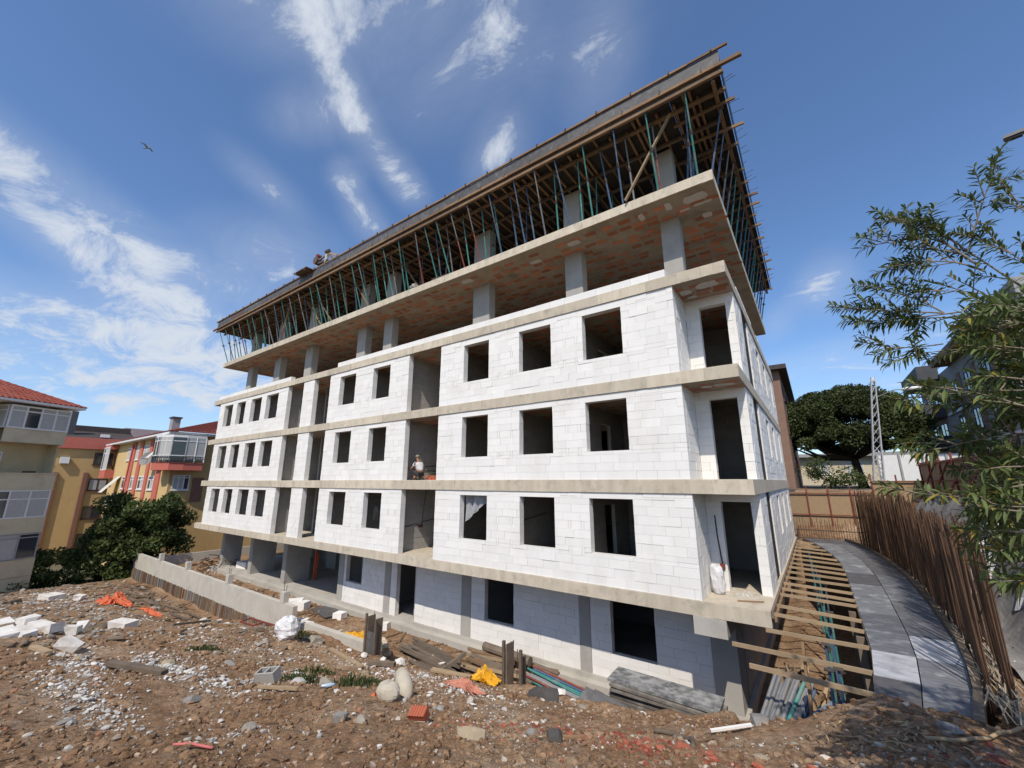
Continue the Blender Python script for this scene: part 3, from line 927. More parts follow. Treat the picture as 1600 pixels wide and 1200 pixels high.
# joists across, their ends sticking out in front of the second bearer
x = RX1 - .25
while x > RX0 + .1:
    y0 = RY0 + random.choice([.08, .2, .35, .5, .1])
    MB().beam((x, y0, 11.615 + random.uniform(-.006, .006)), (x + random.uniform(-.12, .12), RY0 + 6.6, 11.615), .07, .10).build('joist', M['wood'], fw)
    x -= random.choice([.32, .42, .5, .55, .18])
# side joists and bearer on the street side
MB().beam((RX1 - .25, RY0 + .1, 11.5), (RX1 - .25, RY1, 11.5), .1, .1).build('rail', M['wood'], fw)
y = RY0 + 1
while y < RY1:
    MB().beam((RX1 - 1.6, y, 11.42), (RX1 + random.choice([.02, .04, .08, .2, .3]), y + random.uniform(-.2, .2), 11.42), .06, .09).build('joist', M['wood'], fw)
    y += random.uniform(.8, 1.3)
# starter bars poking out of the side edge
for k in range(40):
    y = RY0 + .2 + k * .43
    z = 11.75 + random.uniform(0, .5)
    MB().tube([(RX1 - .05, y, z), (RX1 + random.uniform(.12, .38), y + random.uniform(-.05, .05), z + random.uniform(-.02, .08))], .009, 4).build('rebar', M['steel_dark'], fw)
# inner dark timber frames (bracing between the props)
for (p, q, m, w) in [((-3.9, 11.9, 9.14), (-2.2, 11.75, 11.5), 'wood_new', .09), ((-18.3, 12.2, 9.14), (-20.2, 12.3, 11.4), 'wood', .08), ((-21.9, 12.2, 9.14), (-24.0, 12.2, 11.4), 'wood', .08),
                     ((-23.0, 12.2, 9.14), (-25.2, 12.2, 11.4), 'wood', .08), ((-28.3, 12.2, 9.14), (-27.0, 12.0, 11.5), 'wood_new', .08), ((-14.6, 12.6, 9.14), (-16, 12.6, 11.0), 'wood_old', .08)]:
    MB().beam(p, q, w, .06).build('brace', M[m], fw)

# steel props, each one a thing
PM = {'green': M['p_green'], 'blue': M['p_blue'], 'grey': M['p_grey'], 'red': M['p_red']}
def make_prop(col, h):
    t = thing('steel_prop', 'x', 'prop')
    hh = h * .56
    MB().tube([(0, 0, .02), (0, 0, hh)], .032, 7).build('outer_tube', PM[col], t, world=False)
    MB().tube([(0, 0, hh - .02), (0, 0, h - .01)], .024, 6).build('inner_tube', PM[col] if col != 'red' else M['p_grey'], t, world=False)
    c = MB().tube([(0, 0, hh - .10), (0, 0, hh + .03)], .046, 8); c.beam((-.11, 0, hh - .04), (.11, 0, hh - .04), .02, .02)
    c.build('collar', M['steel_dark'], t, world=False)
    MB().box(-.07, .07, -.07, .07, 0, .012).build('base_plate', M['steel_dark'], t, world=False)
    MB().box(-.07, .07, -.07, .07, h - .012, h).build('head_plate', M['steel_dark'], t, world=False)
    return t
PROTO = {c: None for c in PM}
def prop(foot, head, col, label, group):
    foot = Vector(foot); head = Vector(head)
    h = (head - foot).length
    if PROTO[col] is None:
        o = PROTO[col] = make_prop(col, 2.36); 
    else:
        o = copy_tree(PROTO[col])
    o.location = foot
    o.rotation_euler = (head - foot).to_track_quat('Z', 'X').to_euler()
    o.scale = (1, 1, h / 2.36)
    tag(o, label, 'prop', group)
    return o
ZT = 11.448
ORD = ['first', 'second', 'third', 'fourth', 'fifth', 'sixth', 'seventh', 'eighth', 'ninth', 'tenth', 'eleventh', 'twelfth', 'thirteenth', 'fourteenth', 'fifteenth', 'sixteenth', 'seventeenth', 'eighteenth', 'nineteenth']
TENS = {20: 'twent', 30: 'thirt', 40: 'fort', 50: 'fift', 60: 'sixt'}
def nth(k):
    if k < 20: return ORD[k - 1]
    t_ = TENS[k // 10 * 10]
    return t_ + 'ieth' if k % 10 == 0 else t_ + 'y-' + ORD[k % 10 - 1]
row_count = {}
def num(row):
    row_count[row] = row_count.get(row, 0) + 1
    return nth(row_count[row])
cols_w = ['green', 'blue', 'grey', 'grey', 'blue', 'green', 'red']
x = -1.75
while x > -36.8:
    c = random.choice(cols_w) if random.random() < .8 else 'green'
    prop((x + random.uniform(-.1, .1), YF + .14, 9.12), (x + random.uniform(-.22, .22), RY0 + .04, 11.548), c,
         '%s steel prop leaning out, %s from the street corner in the front edge row' % (c, num('front')), 'props along the front edge')
    x -= random.uniform(.85, 1.25)
x = -1.9
while x > -36.5:
    c = random.choice(cols_w)
    prop((x, YF + random.uniform(.25, .5), 9.12), (x + random.uniform(-.15, .15), RY0 + .55, ZT), c,
         '%s steel prop, %s from the street corner in the second row behind the edge' % (c, num('second')), 'props of the second row')
    x -= random.uniform(.75, 1.15)
for row_, yb_ in (('third', RY0 + 1.7), ('fourth', RY0 + 2.9), ('fifth', RY0 + 4.4)):
    x = -2.0
    while x > -36.3:
        if not any(abs(x - q) < .75 for q in (-2.87, -6.56, -11.25, -17.9, -20.3, -26.1, -30.4, -34.9)) or yb_ > 13.9:
            c = random.choice(cols_w)
            prop((x + random.uniform(-.2, .2), yb_ + random.uniform(-.1, .1), 9.12), (x + random.uniform(-.1, .1), yb_, ZT), c,
                 '%s steel prop, %s from the street corner in the dark %s row' % (c, num(row_), row_), 'props deep under the roof formwork')
        x -= random.uniform(1.3, 1.9)
y = YF + .5
while y < 28.2:
    c = random.choice(['green', 'green', 'blue', 'grey'])
    prop((XR - .12, y, 9.12), (RX1 - .25 + random.uniform(-.05, .05), y + random.uniform(-.2, .25), ZT), c,
         '%s steel prop leaning out, %s from the front corner along the street side edge' % (c, num('side')), 'props along the side edge')
    c = random.choice(['green', 'blue', 'blue', 'grey'])
    prop((XR - .9, y + .4, 9.12), (RX1 - 1.3, y + .4 + random.uniform(-.2, .2), ZT - .078), c,
         '%s steel prop, %s from the front corner in the inner street side row' % (c, num('inner')), 'inner props on the side')
    y += random.uniform(.8, 1.1)

# stack of sheets lying on the top slab, seen at its front edge
t = thing('sheet_stack', 'low stack of dark plywood sheets at the front edge of the top floor', 'plywood stack', (-12.6, 12.75, 9.12), R(4))
for k in range(8):
    MB().obox((random.uniform(-.08, .08), random.uniform(-.05, .05), .02 + .036 * k), (1.9, .9, .026), (0, random.uniform(-.01, .01), random.uniform(-.05, .05))).build('sheet', M['ply_brown'] if k % 3 else M['ply'], t, world=False)
t = thing('rubble_sack', 'small grey heap of rags at the front edge of the top floor', 'rag heap', (-14.75, 12.2, 9.12))
def lump(name, m, parent, size, seed, n=12, rings=7, world=False, squash=.5, crease=.22):
    """crumpled cloth or sack: a closed blob with folds"""
    r = random.Random(seed); v = []; f = []
    ph = [r.uniform(0, 6.28) for _ in range(8)]
    for i in range(rings + 1):
        t = math.pi * i / rings
        for j in range(n):
            a = 2 * math.pi * j / n
            q = 1 + crease * (math.sin(3 * a + ph[0] + 2 * t) * .5 + math.sin(5 * a + ph[1] - 3 * t) * .4 + math.sin(2 * a + 4 * t + ph[2]) * .5) + r.uniform(-crease, crease) * .45
            rad = math.sin(t) ** squash * q if 0 < i < rings else 0
            v.append((size[0] / 2 * rad * math.cos(a), size[1] / 2 * rad * math.sin(a), size[2] * (.5 + .5 * math.cos(t)) * (1 + r.uniform(-crease, crease) * .35)))
    for i in range(rings):
        for j in range(n):
            f.append((i * n + j, (i + 1) * n + j, (i + 1) * n + (j + 1) % n, i * n + (j + 1) % n))
    mb = MB(); mb.v = v; mb.f = f
    return mb.build(name, m, parent, world=world, smooth=False)
M['rag'] = mat('grey_rag', (.33, .32, .30), (.24, .23, .215), 8, 4, .95)
lump('rag', M['rag'], t, (.5, .4, .24), 3)
lump('rag', M['rag'], t, (.28, .25, .36), 4)

# hoist on the roof edge
t = thing('roof_hoist', 'small brown motor hoist on a pale post standing on the roof edge', 'hoist', (-22.1, 11.5, 12.42))
MB().tube([(-22.05, 11.5, 12.3), (-22.05, 11.5, 13.35)], .10, 8).build('post', M['concrete'], t)
MB().beam((-21.95, 11.5, 13.35), (-21.0, 11.6, 12.45), .10, .12).build('stay', M['wood_old'], t)
MB().beam((-21.9, 11.55, 13.4), (-20.1, 11.9, 12.45), .08, .10).build('stay', M['wood_new'], t)
MB().beam((-22.9, 11.45, 12.95), (-21.9, 11.5, 12.85), .14, .14).build('arm', M['steel_dark'], t)
MB().beam((-22.75, 11.45, 13.15), (-22.05, 11.5, 13.3), .08, .08).build('arm', M['p_grey'], t)
MB().tube([(-23.0, 11.3, 13.15), (-23.0, 11.65, 13.15)], .24, 12).build('motor', M['ply_brown'], t)
MB().tube([(-22.95, 11.35, 13.45), (-22.95, 11.6, 13.45)], .14, 10).build('drum', M['iron_red'], t)
MB().tube([(-22.1, 11.45, 13.42), (-21.85, 11.55, 13.5)], .14, 8).build('pulley', M['steel_dark'], t)
# little platform hung on the roof edge
t = thing('edge_platform', 'small dark timber platform hung on the roof edge beside the hoist', 'platform', (-23.6, 11.1, 12.3))
MB().obox((-23.6, 11.0, 12.42), (1.5, .5, .04), (0, 0, 0)).build('deck', M['wood_old'], t)
for q in (-24.1, -23.1):
    MB().beam((q, 10.75, 12.36), (q, 11.2, 12.36), .08, .07).build('bearer', M['wood'], t)

# ------------------------------------------------------------------ boundary wall in front of the yard
FYW = 10.0
bw = thing('boundary_wall', 'low grey concrete boundary wall with short posts and rebar ends in front of the yard', 'wall', (-30, FYW + .1, -6.7))
M['bconc'] = mat('wall_concrete', (.52, .49, .43), (.42, .395, .34), 1.4, 7, .9, .25, 18, c3=(.24, .22, .19), scale3=.9, amt3=.4)
xx = -41.6
while xx < -18.6:
    x2 = min(xx + 2.5, -18.6)
    MB().box(xx + .006, x2 - .006, FYW, FYW + .2, -5.72 + .0, -5.16).build('wall_panel', M['bconc'], bw)
    MB().box(xx + .006, x2 - .006, FYW - .01, FYW + .21, -6.12, -5.726).build('wall_panel', M['bconc'], bw)
    MB().box(xx + .003, x2 - .003, FYW - .05, FYW + .2, -7.6, -6.13).build('footing', M['concrete'], bw)
    xx = x2
for px_ in (-41.5, -36.2, -31.3, -25.4, -19.6):
    p = MB().box(px_ - .16, px_ + .16, FYW - .012, FYW + .22, -5.155, -4.72); p = p.build('post', M['bconc'], bw)
    for q in (-.09, .09):
        MB().tube([(px_ + q, FYW + .1, -4.73), (px_ + q + random.uniform(-.05, .05), FYW + .1, -4.35 + random.uniform(-.15, .1))], .012, 5).build('rebar', M['steel_dark'], p)
# short upright planks and steel strips shoring the foot of the wall
for k in range(118):
    x = -41.3 + k * .192
    z1 = -6.08 - .05 * random.random(); 
    m = random.choice([M['wood_old'], M['wood_old'], M['wood'], M['p_grey'], M['rebar']])
    MB().beam((x, FYW - .07 - .03 * random.random(), -7.3), (x + random.uniform(-.02, .02), FYW - .08, z1), random.uniform(.11, .17), .03, up=(0, 1, 0)).build('shoring_plank', m, bw)
# side return of the yard wall at the far left
MB().box(-41.6, -41.4, FYW + .22, 22, -7.2, -5.6).build('wall_return', M['bconc'], bw)

# two column shutters that stand on the line of the wall
def shutter(x, y, z, h, label, kind):
    t = thing('column_shutter', label, 'formwork', (x, y, z))
    MB().box(x - .22, x - .19, y - .15, y + .15, z, z + h).build('side_board', M['wood_old'], t)
    MB().box(x + .19, x + .22, y - .15, y + .15, z, z + h * (.98 if kind else .82)).build('side_board', M['wood_old'], t)
    MB().box(x - .187, x + .187, y - .15, y - .12, z, z + h * (.68 if kind else .30)).build('front_board', M['ply'], t)
    if kind: MB().box(x - .187, x + .187, y + .12, y + .15, z, z + h * .9).build('back_board', M['ply'], t)
    for q in (-.10, .02, .12):
        MB().tube([(x + q, y, z), (x + q + .03, y, z + h * random.uniform(.7, 1.1))], .012, 5).build('rebar', M['steel_dark'], t)
    MB().beam((x - .27, y - .17, z), (x - .27, y - .17, z + h * 1.06), .07, .07).build('stud', M['wood_old'], t)
    MB().beam((x + .27, y - .17, z), (x + .27, y - .17, z + h * .98), .07, .07).build('stud', M['wood_old'], t)
    return t
shutter(-13.0, 9.95, -6.0, 1.45, 'grey plywood column shutter standing beside the cream sack', 1)
shutter(-7.05, 9.95, -5.62, 1.40, 'open dark column shutter in front of the lumber pile', 0)
solo(MB().beam((-17.2, 9.9, -5.62), (-13.35, 9.9, -5.55), .22, .30), 'concrete_kerb', M['bconc'], 'grey concrete beam lying between the mound and the plywood shutter', 'beam')

# ------------------------------------------------------------------ formwork path beside the building
dkw = thing('formwork_path', 'long path of dark plywood panels with timber battens spanning to the building', 'formwork deck', (1.0, 18, -3.2))
def inner_x(y): return .42 - .06 * max(0, 11 - y) - max(0, y - 19) ** 2 * .0145 if y > 8 else .35
def outer_x(y): return float(np.interp(y, [8, 10, 12, 16, 20, 24, 27, 29.5], [1.15, 1.55, 1.78, 1.95, 1.98, 1.72, 1.3, .7]))
ye = [8.35, 9.6, 10.9, 12.3, 13.8, 15.5, 17.3, 19.2, 21.2, 23.2, 25.2, 27.2, 29.0]
ZP = -3.06
for k in range(len(ye) - 1):
    a, b = ye[k], ye[k + 1]
    for side in (0, 1):
        def xm(y): return (inner_x(y) + outer_x(y)) / 2
        x00, x01 = (inner_x(a), xm(a)) if side == 0 else (xm(a), outer_x(a))
        x10, x11 = (inner_x(b), xm(b)) if side == 0 else (xm(b), outer_x(b))
        m = M['ply_dark']
        if (k, side) in ((1, 0), (2, 1)): m = M['ply_pale']
        if (k, side) in ((0, 0), (7, 1), (8, 1), (11, 0), (11, 1), (6, 0)): m = M['ply']
        g = .008
        dz_ = random.uniform(-.008, .008)
        z0 = ZP + dz_
        mb = MB().prism([(x00 + g, a + g), (x01 - g, a + g), (x11 - g, b - g), (x10 + g, b - g)], z0 - .02, z0)
        mb.build('panel', m, dkw)
# support timbers under the panels, edge boards
for k in range(len(ye) - 1):
    a, b = ye[k], ye[k + 1]
    MB().beam((inner_x(a) + .02, a, ZP - .09), (inner_x(b) + .02, b - .01, ZP - .09), .05, .11).build('edge_board', M['wood_new'], dkw)
    MB().beam((outer_x(a) + .05, a, ZP + .03), (outer_x(b) + .05, b - .01, ZP + .03), .10, .16).build('kerb_board', M['wood_old'], dkw)
    MB().box(inner_x(a) + .15, outer_x(a) - .1, a + .35, a + .43, ZP - .13, ZP - .045).build('bearer', M['wood'], dkw)
# battens from the slab edge to the path
bat = [9.0, 9.9, 11.15, 12.2, 13.1, 14.3, 15.1, 15.9, 16.9, 17.9, 18.9, 19.9, 21.0, 22.1, 23.4, 24.6, 25.8, 27.0]
for k, y in enumerate(bat):
    tilt = .06 if k < 4 else .0
    xl = XR - .03 if k > 1 else (-1.35 if k == 0 else -1.75)
    zl = -3.03 if k > 2 else -3.10
    MB().beam((xl, y - .1 + random.uniform(-.05, .05), zl + .02), (inner_x(y) + .03, y + random.uniform(-.12, .12), ZP - .04 - tilt * .5), .045, .07).build('batten', M['wood_new'], dkw)
# blue and green props standing under the battens
for (x, y, c) in [(-.25, 9.6, 'blue'), (-.12, 9.75, 'blue'), (-.28, 11.0, 'blue'), (-.2, 12.4, 'blue'), (-.15, 13.6, 'green'), (-.3, 15.2, 'green'), (-.2, 17.0, 'blue'), (-.35, 18.6, 'green'), (-.45, 20.4, 'blue'), (-.6, 22.5, 'green'), (-.7, 24.4, 'blue')]:
    prop((x + random.uniform(-.08, .08), y, -6.0), (x, y, -3.13), c, '%s steel prop under the trench battens, %s from the near end' % (c, num('trench')), 'props in the side trench')
for (x, y) in [(.28, 8.8), (.30, 9.95), (.32, 12.1), (.3, 14.2)]:
    MB().beam((x, y, -6.0), (x, y, ZP - .13), .10, .14, up=(1, 0, 0)).build('post', M['wood_old'], dkw)
MB().beam((-.72, 9.4, -5.9), (-.62, 10.6, -3.7), .22, .05, up=(1, 0, 0)).build('leaning_board', M['wood'], dkw)
MB().beam((-.75, 11.2, -5.9), (-.7, 11.8, -3.4), .22, .05, up=(1, 0, 0)).build('leaning_board', M['wood'], dkw)

# sheeting and soil face on the path side of the trench: upright boards
ts = thing('trench_sheeting', 'brown timber sheeting lining the side trench under the path', 'sheeting', (.5, 16, -6))
for k in range(96):
    y = 8.9 + k * .2
    MB().beam((inner_x(y) + .25, y, -6.2), (inner_x(y) + .22, y, -3.3 - random.random() * .15), random.uniform(.13, .18), .03, up=(1, 0, 0)).build('sheeting_board', M['wood_old'], ts)
# prop bundle in the trench mouth
def bundle(name, label, n, L, r, loc, rz, ry, cols, wid, group=None, stack=3):
    t = thing(name, label, 'steel props', loc, rz)
    for k in range(n):
        yy = (k % (n // stack)) * wid / (n // stack) + random.uniform(-.02, .02); zz = .06 + (k // (n // stack)) * .085
        a = random.uniform(-.12, .12)
        MB().tube([(-L / 2 + random.uniform(-.2, .2), yy - wid / 2 - a, zz + ry * -L / 2), (L / 2 + random.uniform(-.2, .2), yy - wid / 2 + a, zz + ry * L / 2)], r, 6).build('prop_tube', PM[random.choice(cols)], t, world=False)
    return t
t = thing('prop_bundle', 'bundle of grey and green steel props leaning in the trench mouth at the building corner', 'steel props', (-1.4, 9.6, -4.7))
for k in range(16):
    q = (k % 8) * .075; l_ = (k // 8) * .09
    MB().tube([(-1.62 + q + random.uniform(-.03, .03), 9.35 + random.uniform(-.15, .15), -4.75 + l_), (-1.25 + q * 1.3 + random.uniform(-.05, .05), 11.5 + random.uniform(-.3, .3), -4.12 + l_)], .034, 7).build('prop_tube', PM[random.choice(['grey', 'grey', 'grey', 'green', 'blue'])], t)
MB().tube([(-.95, 10.4, -4.5), (-.3, 11.0, -4.15)], .034, 7).build('cross_tube', M['p_blue'], t)
bundle('prop_heap', 'dark heap of green props lying deep in the side trench', 24, 3.0, .03, (-1.0, 13.2, -5.9), R(80), 0, ['green', 'blue', 'grey'], .9)
# short uprights stacked on end against the building side of the trench
t = thing('stick_stack', 'stack of short tan boards standing on end in the trench below the corner slab', 'lumber', (-1.0, 11.6, -6.1))
for k in range(120):
    y = -1.5 + (k % 40) * .085; d_ = (k // 40) * .12
    h = random.uniform(1.25, 1.75)
    MB().beam((.25 - d_ + random.uniform(-.05, .05), y, .0), (-.05 - d_ + random.uniform(-.06, .06), y + random.uniform(-.06, .06), h), random.uniform(.06, .1), .03, up=(1, 0, 0)).build('upright', M[random.choice(['wood', 'wood', 'wood_new', 'wood_old'])], t, world=False)
t = thing('trench_boards', 'dark wet boards lying on the floor of the side trench', 'boards', (-.2, 10.6, -6.0), R(86))
for k in range(16):
    MB().obox((random.uniform(-1.4, 3.5), random.uniform(-.45, .45), .06 + .04 * (k % 4)), (random.uniform(1.2, 2.6), .16, .035), (0, 0, random.gauss(0, .15))).build('board', M['wood_old'], t, world=False)
# brush of light sticks lying along the trench
t = thing('lumber_heap', 'pile of short tan offcuts stacked in the side trench below the battens', 'lumber', (-.75, 12.4, -6.0))
for k in range(60):
    MB().obox((random.uniform(-.35, .35), random.uniform(-1.6, 1.9), random.uniform(.1, 1.25)), (.07, random.uniform(.5, 1.2), .09), (random.uniform(-.9, .9), random.uniform(-.3, .3), random.uniform(-.5, .5))).build('offcut', M['wood'] if k % 3 else M['wood_new'], t, world=False)

# ------------------------------------------------------------------ row of starter bars beside the path
rb = thing('starter_bars', 'dense row of tall rusty rebar standing along the outer edge of the path', 'rebar', (2.2, 18, -3.3))
bars = []
for k in range(300):
    y = 9.6 + 17.6 * (k / 299) ** 1.25
    x = outer_x(y) + .16 + random.choice([0, .0, .22, .24]) + random.uniform(-.03, .03)
    if y > 24: x = outer_x(y) + .1 + random.uniform(0, .2)
    h = 2.45 + random.uniform(-.22, .25) + (.25 if y > 18 else 0)
    a, b = random.gauss(0, .025), random.gauss(0, .03)
    MB().tube([(x, y, -3.35), (x + a * .4, y + b * .4, -3.35 + h * .5), (x + a, y + b, -3.35 + h)], random.choice([.010, .012, .0135]), 4, caps=False).build('rebar', M['rebar'], rb)
more = MB()
for k in range(420):
    y = 12.8 + 14.6 * random.random()
    x = outer_x(y) + .14 + random.uniform(0, .3)
    h = 2.4 + random.uniform(-.3, .25) + (.25 if y > 18 else 0)
    a, b = random.gauss(0, .03), random.gauss(0, .04)
    more.tube([(x, y, -3.35), (x + a, y + b, -3.35 + h)], random.choice([.009, .012]), 4, caps=False)
tag(more.build('inner_bars', M['rebar'], rb), kind='stuff')
hb = MB()
for k in range(16):
    y = 9.8 + k * 1.1
    hb.tube([(outer_x(y) + .3, y, -3.0 + random.random() * 1.2), (outer_x(y + 1.6) + .3, y + 1.6, -3.0 + random.random() * 1.2)], .009, 4)
tag(hb.build('cross_bars', M['rebar'], rb), kind='stuff')
# pale splinters and bent wires at their feet
M['wire'] = mat('pale_wire', (.42, .36, .27), (.30, .25, .18), 10, 3, .8)
wr = MB()
for k in range(150):
    y = 9.3 + random.random() ** 1.6 * 11
    x = outer_x(y) + random.uniform(.08, .4)
    wr.tube([(x, y, -3.1), (x + random.uniform(-.1, .1), y + random.uniform(-.3, .1), -2.95 + random.random() * .12), (x + random.uniform(-.15, .15), y - random.uniform(.1, .6), -3.05)], .008, 4, caps=False)
tag(wr.build('wire_scraps', M['wire']), 'pale tangled wire scraps lying at the foot of the rebar', kind='stuff')

# ------------------------------------------------------------------ site hoarding of chipboard on red steel
M['osb'] = mat('chipboard', (.38, .275, .17), (.29, .20, .12), 16, 4, .9, .3, 40, rnd=.16, c3=(.42, .30, .17), scale3=9, amt3=.7)
def hoarding(name, label, p, q, zt, zb, nb):
    p = Vector(p); q = Vector(q); d = (q - p); L_ = d.length; d.normalize()
    nrm = Vector((d.y, -d.x, 0))
    t = thing(name, label, 'fence', (p.x, p.y, zb))
    for k in range(nb):
        a = p + d * (L_ * k / nb + .01); b = p + d * (L_ * (k + 1) / nb - .01)
        z1 = zt + random.uniform(-.08, .08)
        MB().beam((a.x, a.y, (z1 + zb) / 2), (b.x, b.y, (z1 + zb) / 2), .018, z1 - zb).build('board', M['osb'], t)
    for k in range(nb + 1):
        a = p + d * (L_ * k / nb) + nrm * .05
        MB().beam((a.x, a.y, zb - .3), (a.x, a.y, zt + .25), .07, .07).build('post', M['iron_red'], t)
    for z in (zt - .12, (zt + zb) / 2, zb + .15):
        a = p + nrm * .1; b = q + nrm * .1
        MB().beam((a.x, a.y, z), (b.x, b.y, z + random.uniform(-.04, .04)), .05, .05).build('rail', M['iron_red'], t)
    return t
hoarding('site_hoarding', 'sunlit tan chipboard hoarding closing the far end of the path', (-1.6, 31.6, 0), (2.6, 31.9, 0), -.60, -3.3, 4)
hoarding('street_hoarding', 'shaded brown chipboard hoarding with red posts above the rebar bank', (4.75, 31.5, 0), (4.9, 12.0, 0), .95, -.9, 9)
hoarding('low_hoarding', 'short chipboard hoarding joining the far fence to the street fence', (2.6, 31.95, 0), (4.75, 31.6, 0), .1, -2.6, 2)
# slanting red braces of the street hoarding
st = thing('hoarding_braces', 'slanting red steel braces in front of the shaded hoarding', 'braces', (4.4, 22, -1))
for y in (16, 18.3, 20.6, 23, 25.5, 28):
    MB().beam((4.75, y, .9), (4.15, y + 1.2, -.85), .06, .06).build('brace', M['iron_red'], st)
MB().beam((4.65, 14, -.75), (4.65, 31, -.75), .07, .07).build('rail', M['iron_red'], st)
# wire railing of short rebar in front of the far hoarding
t = thing('rebar_railing', 'low dark railing of short rebar in front of the tan hoarding', 'railing', (0, 30.4, -3.3))
for k in range(34):
    x = -1.4 + k * .115
    MB().tube([(x, 30.4, -3.3), (x + random.uniform(-.04, .04), 30.4, -2.2 + random.uniform(-.2, .2))], .014, 4, caps=False).build('bar', M['steel_dark'], t)
MB().beam((-1.4, 30.38, -2.75), (2.6, 30.38, -2.72), .04, .05).build('rail', M['steel_dark'], t)
# shotcrete skin on the bank behind the rebar
M['shot'] = mat('shotcrete', (.30, .29, .275), (.20, .19, .18), 3, 8, .95, .8, 14, c3=(.16, .14, .12), scale3=1.2, amt3=.6)
bx_ = np.linspace(2.35, 4.55, 30); by_ = np.linspace(9.6, 29, 150)
BX, BY = np.meshgrid(bx_, by_)
BZ = T(BX, BY) + .06 + .10 * vnoise(BX / .35, BY / .35, 61)
Ib = np.arange(BX.size).reshape(BX.shape)
me = np_mesh('bank', np.stack([BX, BY, BZ], -1).reshape(-1, 3), np.stack([Ib[:-1, :-1], Ib[:-1, 1:], Ib[1:, 1:], Ib[1:, :-1]], -1).reshape(-1, 4))
me.materials.append(M['shot'])
tag(put('bank', me), 'rough grey bank rising behind the rebar row', kind='structure')
# white tarpaulin sacks on the bank
M['tarp_white'] = mat('white_tarp', (.62, .62, .63), (.50, .50, .52), 5, 5, .7, .3, 15)
def sheet(name, m, label, cat, cx_, cy_, w, h, rz, height, seed, zf=None, n=16, group=None, drop=.02, freq=7.0):
    """crumpled tarpaulin lying on the ground, with real folds and some thickness"""
    r = random.Random(seed); mb = MB(); idx = {}
    ca, sa = math.cos(rz), math.sin(rz)
    jag = [r.uniform(.72, 1.12) for _ in range(4 * n)]
    for side in (0, 1):
        for i in range(n + 1):
            for j in range(n + 1):
                u, v = i / n * 2 - 1, j / n * 2 - 1
                e = 1.0
                a = math.atan2(v, u); e = jag[int((a + math.pi) / (2 * math.pi) * (4 * n - 1))]
                m_ = max(abs(u), abs(v)); rr = math.hypot(u, v) or 1
                u2, v2 = (u * m_ / rr * e, v * m_ / rr * e) if m_ > 0 else (0, 0)
                X_ = cx_ + ca * u2 * w / 2 - sa * v2 * h / 2; Y_ = cy_ + sa * u2 * w / 2 + ca * v2 * h / 2
                base = Tz(X_, Y_) if zf is None else zf
                edge = max(0, 1 - m_ ** 3)
                fold = abs(vnoise(X_ * freq / max(w, h) + seed, Y_ * freq / max(w, h), seed)) * 2 + .8 * abs(vnoise(X_ * 2.6 * freq / max(w, h), Y_ * 2.6 * freq / max(w, h) + seed, seed + 1))
                z = base + drop + height * (.25 * edge + .85 * float(fold) * (.25 + .75 * edge))
                mb.v.append((X_, Y_, z - (.012 if side else 0)))
                idx[side, i, j] = len(mb.v) - 1
    for i in range(n):
        for j in range(n):
            mb.f.append((idx[0, i, j], idx[0, i + 1, j], idx[0, i + 1, j + 1], idx[0, i, j + 1]))
            mb.f.append((idx[1, i, j + 1], idx[1, i + 1, j + 1], idx[1, i + 1, j], idx[1, i, j]))
    return solo(mb, name, m, label, cat, group)
sheet('white_tarpaulin', M['tarp_white'], 'crumpled white tarpaulin on the bank nearest the hoarding', 'tarpaulin', 3.55, 17.4, 2.4, 1.1, 1.2, .45, 11)
sheet('white_tarpaulin', M['tarp_white'], 'second white tarpaulin half hidden by the oleander leaves', 'tarpaulin', 3.7, 14.4, 1.7, 1.0, 1.4, .5, 12)

# ------------------------------------------------------------------ lumber, panels and steel between the slope and the building
# stack of formwork panels leaning up against the corner
t = thing('panel_stack', 'tall stack of worn grey formwork panels lying at the building corner', 'formwork panels', (-3.5, 10.86, -6.2), R(1))
t.rotation_euler = (R(2), R(1.5), R(1))
M['panel_edge'] = mat('panel_edge', (.21, .185, .155), (.10, .09, .08), 5, 7, .8, .4, 25, coords='obj', rnd=.3, c3=(.34, .32, .29), scale3=3, amt3=.7)
M['panel_top'] = mat('panel_top', (.30, .30, .29), (.10, .10, .10), 5, 9, .75, .4, 22, coords='obj', stretch=(1, 1, 1), contrast=.12)
for k in range(21):
    L_ = 2.4 + random.uniform(-.08, .08)
    MB().obox((random.uniform(-.07, .07), random.uniform(-.04, .04), .035 + k * .075), (L_, .72, .056), (random.uniform(-.006, .006), random.uniform(-.01, .01), random.uniform(-.02, .02))).build('panel', M['panel_edge'] if k < 20 else M['panel_top'], t, world=False)
for k in range(3):
    MB().obox((-1.15 + random.uniform(-.1, .1), -.55 - .12 * k, 1.0 + .06 * k), (1.2, .6, .05), (.35, .15, random.uniform(-.1, .1))).build('loose_panel', M['ply'], t, world=False)
bundle('prop_pile', 'long pile of grey green and red steel props beside the panel stack', 26, 3.2, .034, (-6.25, 11.6, -5.95), R(-6), -.06, ['grey', 'grey', 'blue', 'green', 'red'], .9)
# lumber pile
t = thing('lumber_pile', 'untidy pile of tan and grey beams lying against the ground floor wall', 'lumber', (-8.9, 11.6, -6.15), R(-7))
for k in range(46):
    L_ = random.uniform(1.2, 3.2); lay = k // 9
    MB().obox((random.uniform(-.7, .7), -.55 + (k % 9) * .16 + random.uniform(-.05, .05), .07 + lay * .11 + random.uniform(0, .04)), (L_, random.choice([.09, .12, .15]), random.choice([.06, .09])),
              (random.uniform(-.2, .2), random.uniform(-.05, .05), random.gauss(0, .13))).build('beam', M[random.choice(['wood', 'wood', 'wood_new', 'wood_old'])], t, world=False)
MB().tube([(-1.0, .35, .72), (.9, .5, .70)], .14, 9).build('log', M['wood_old'], t, world=False)
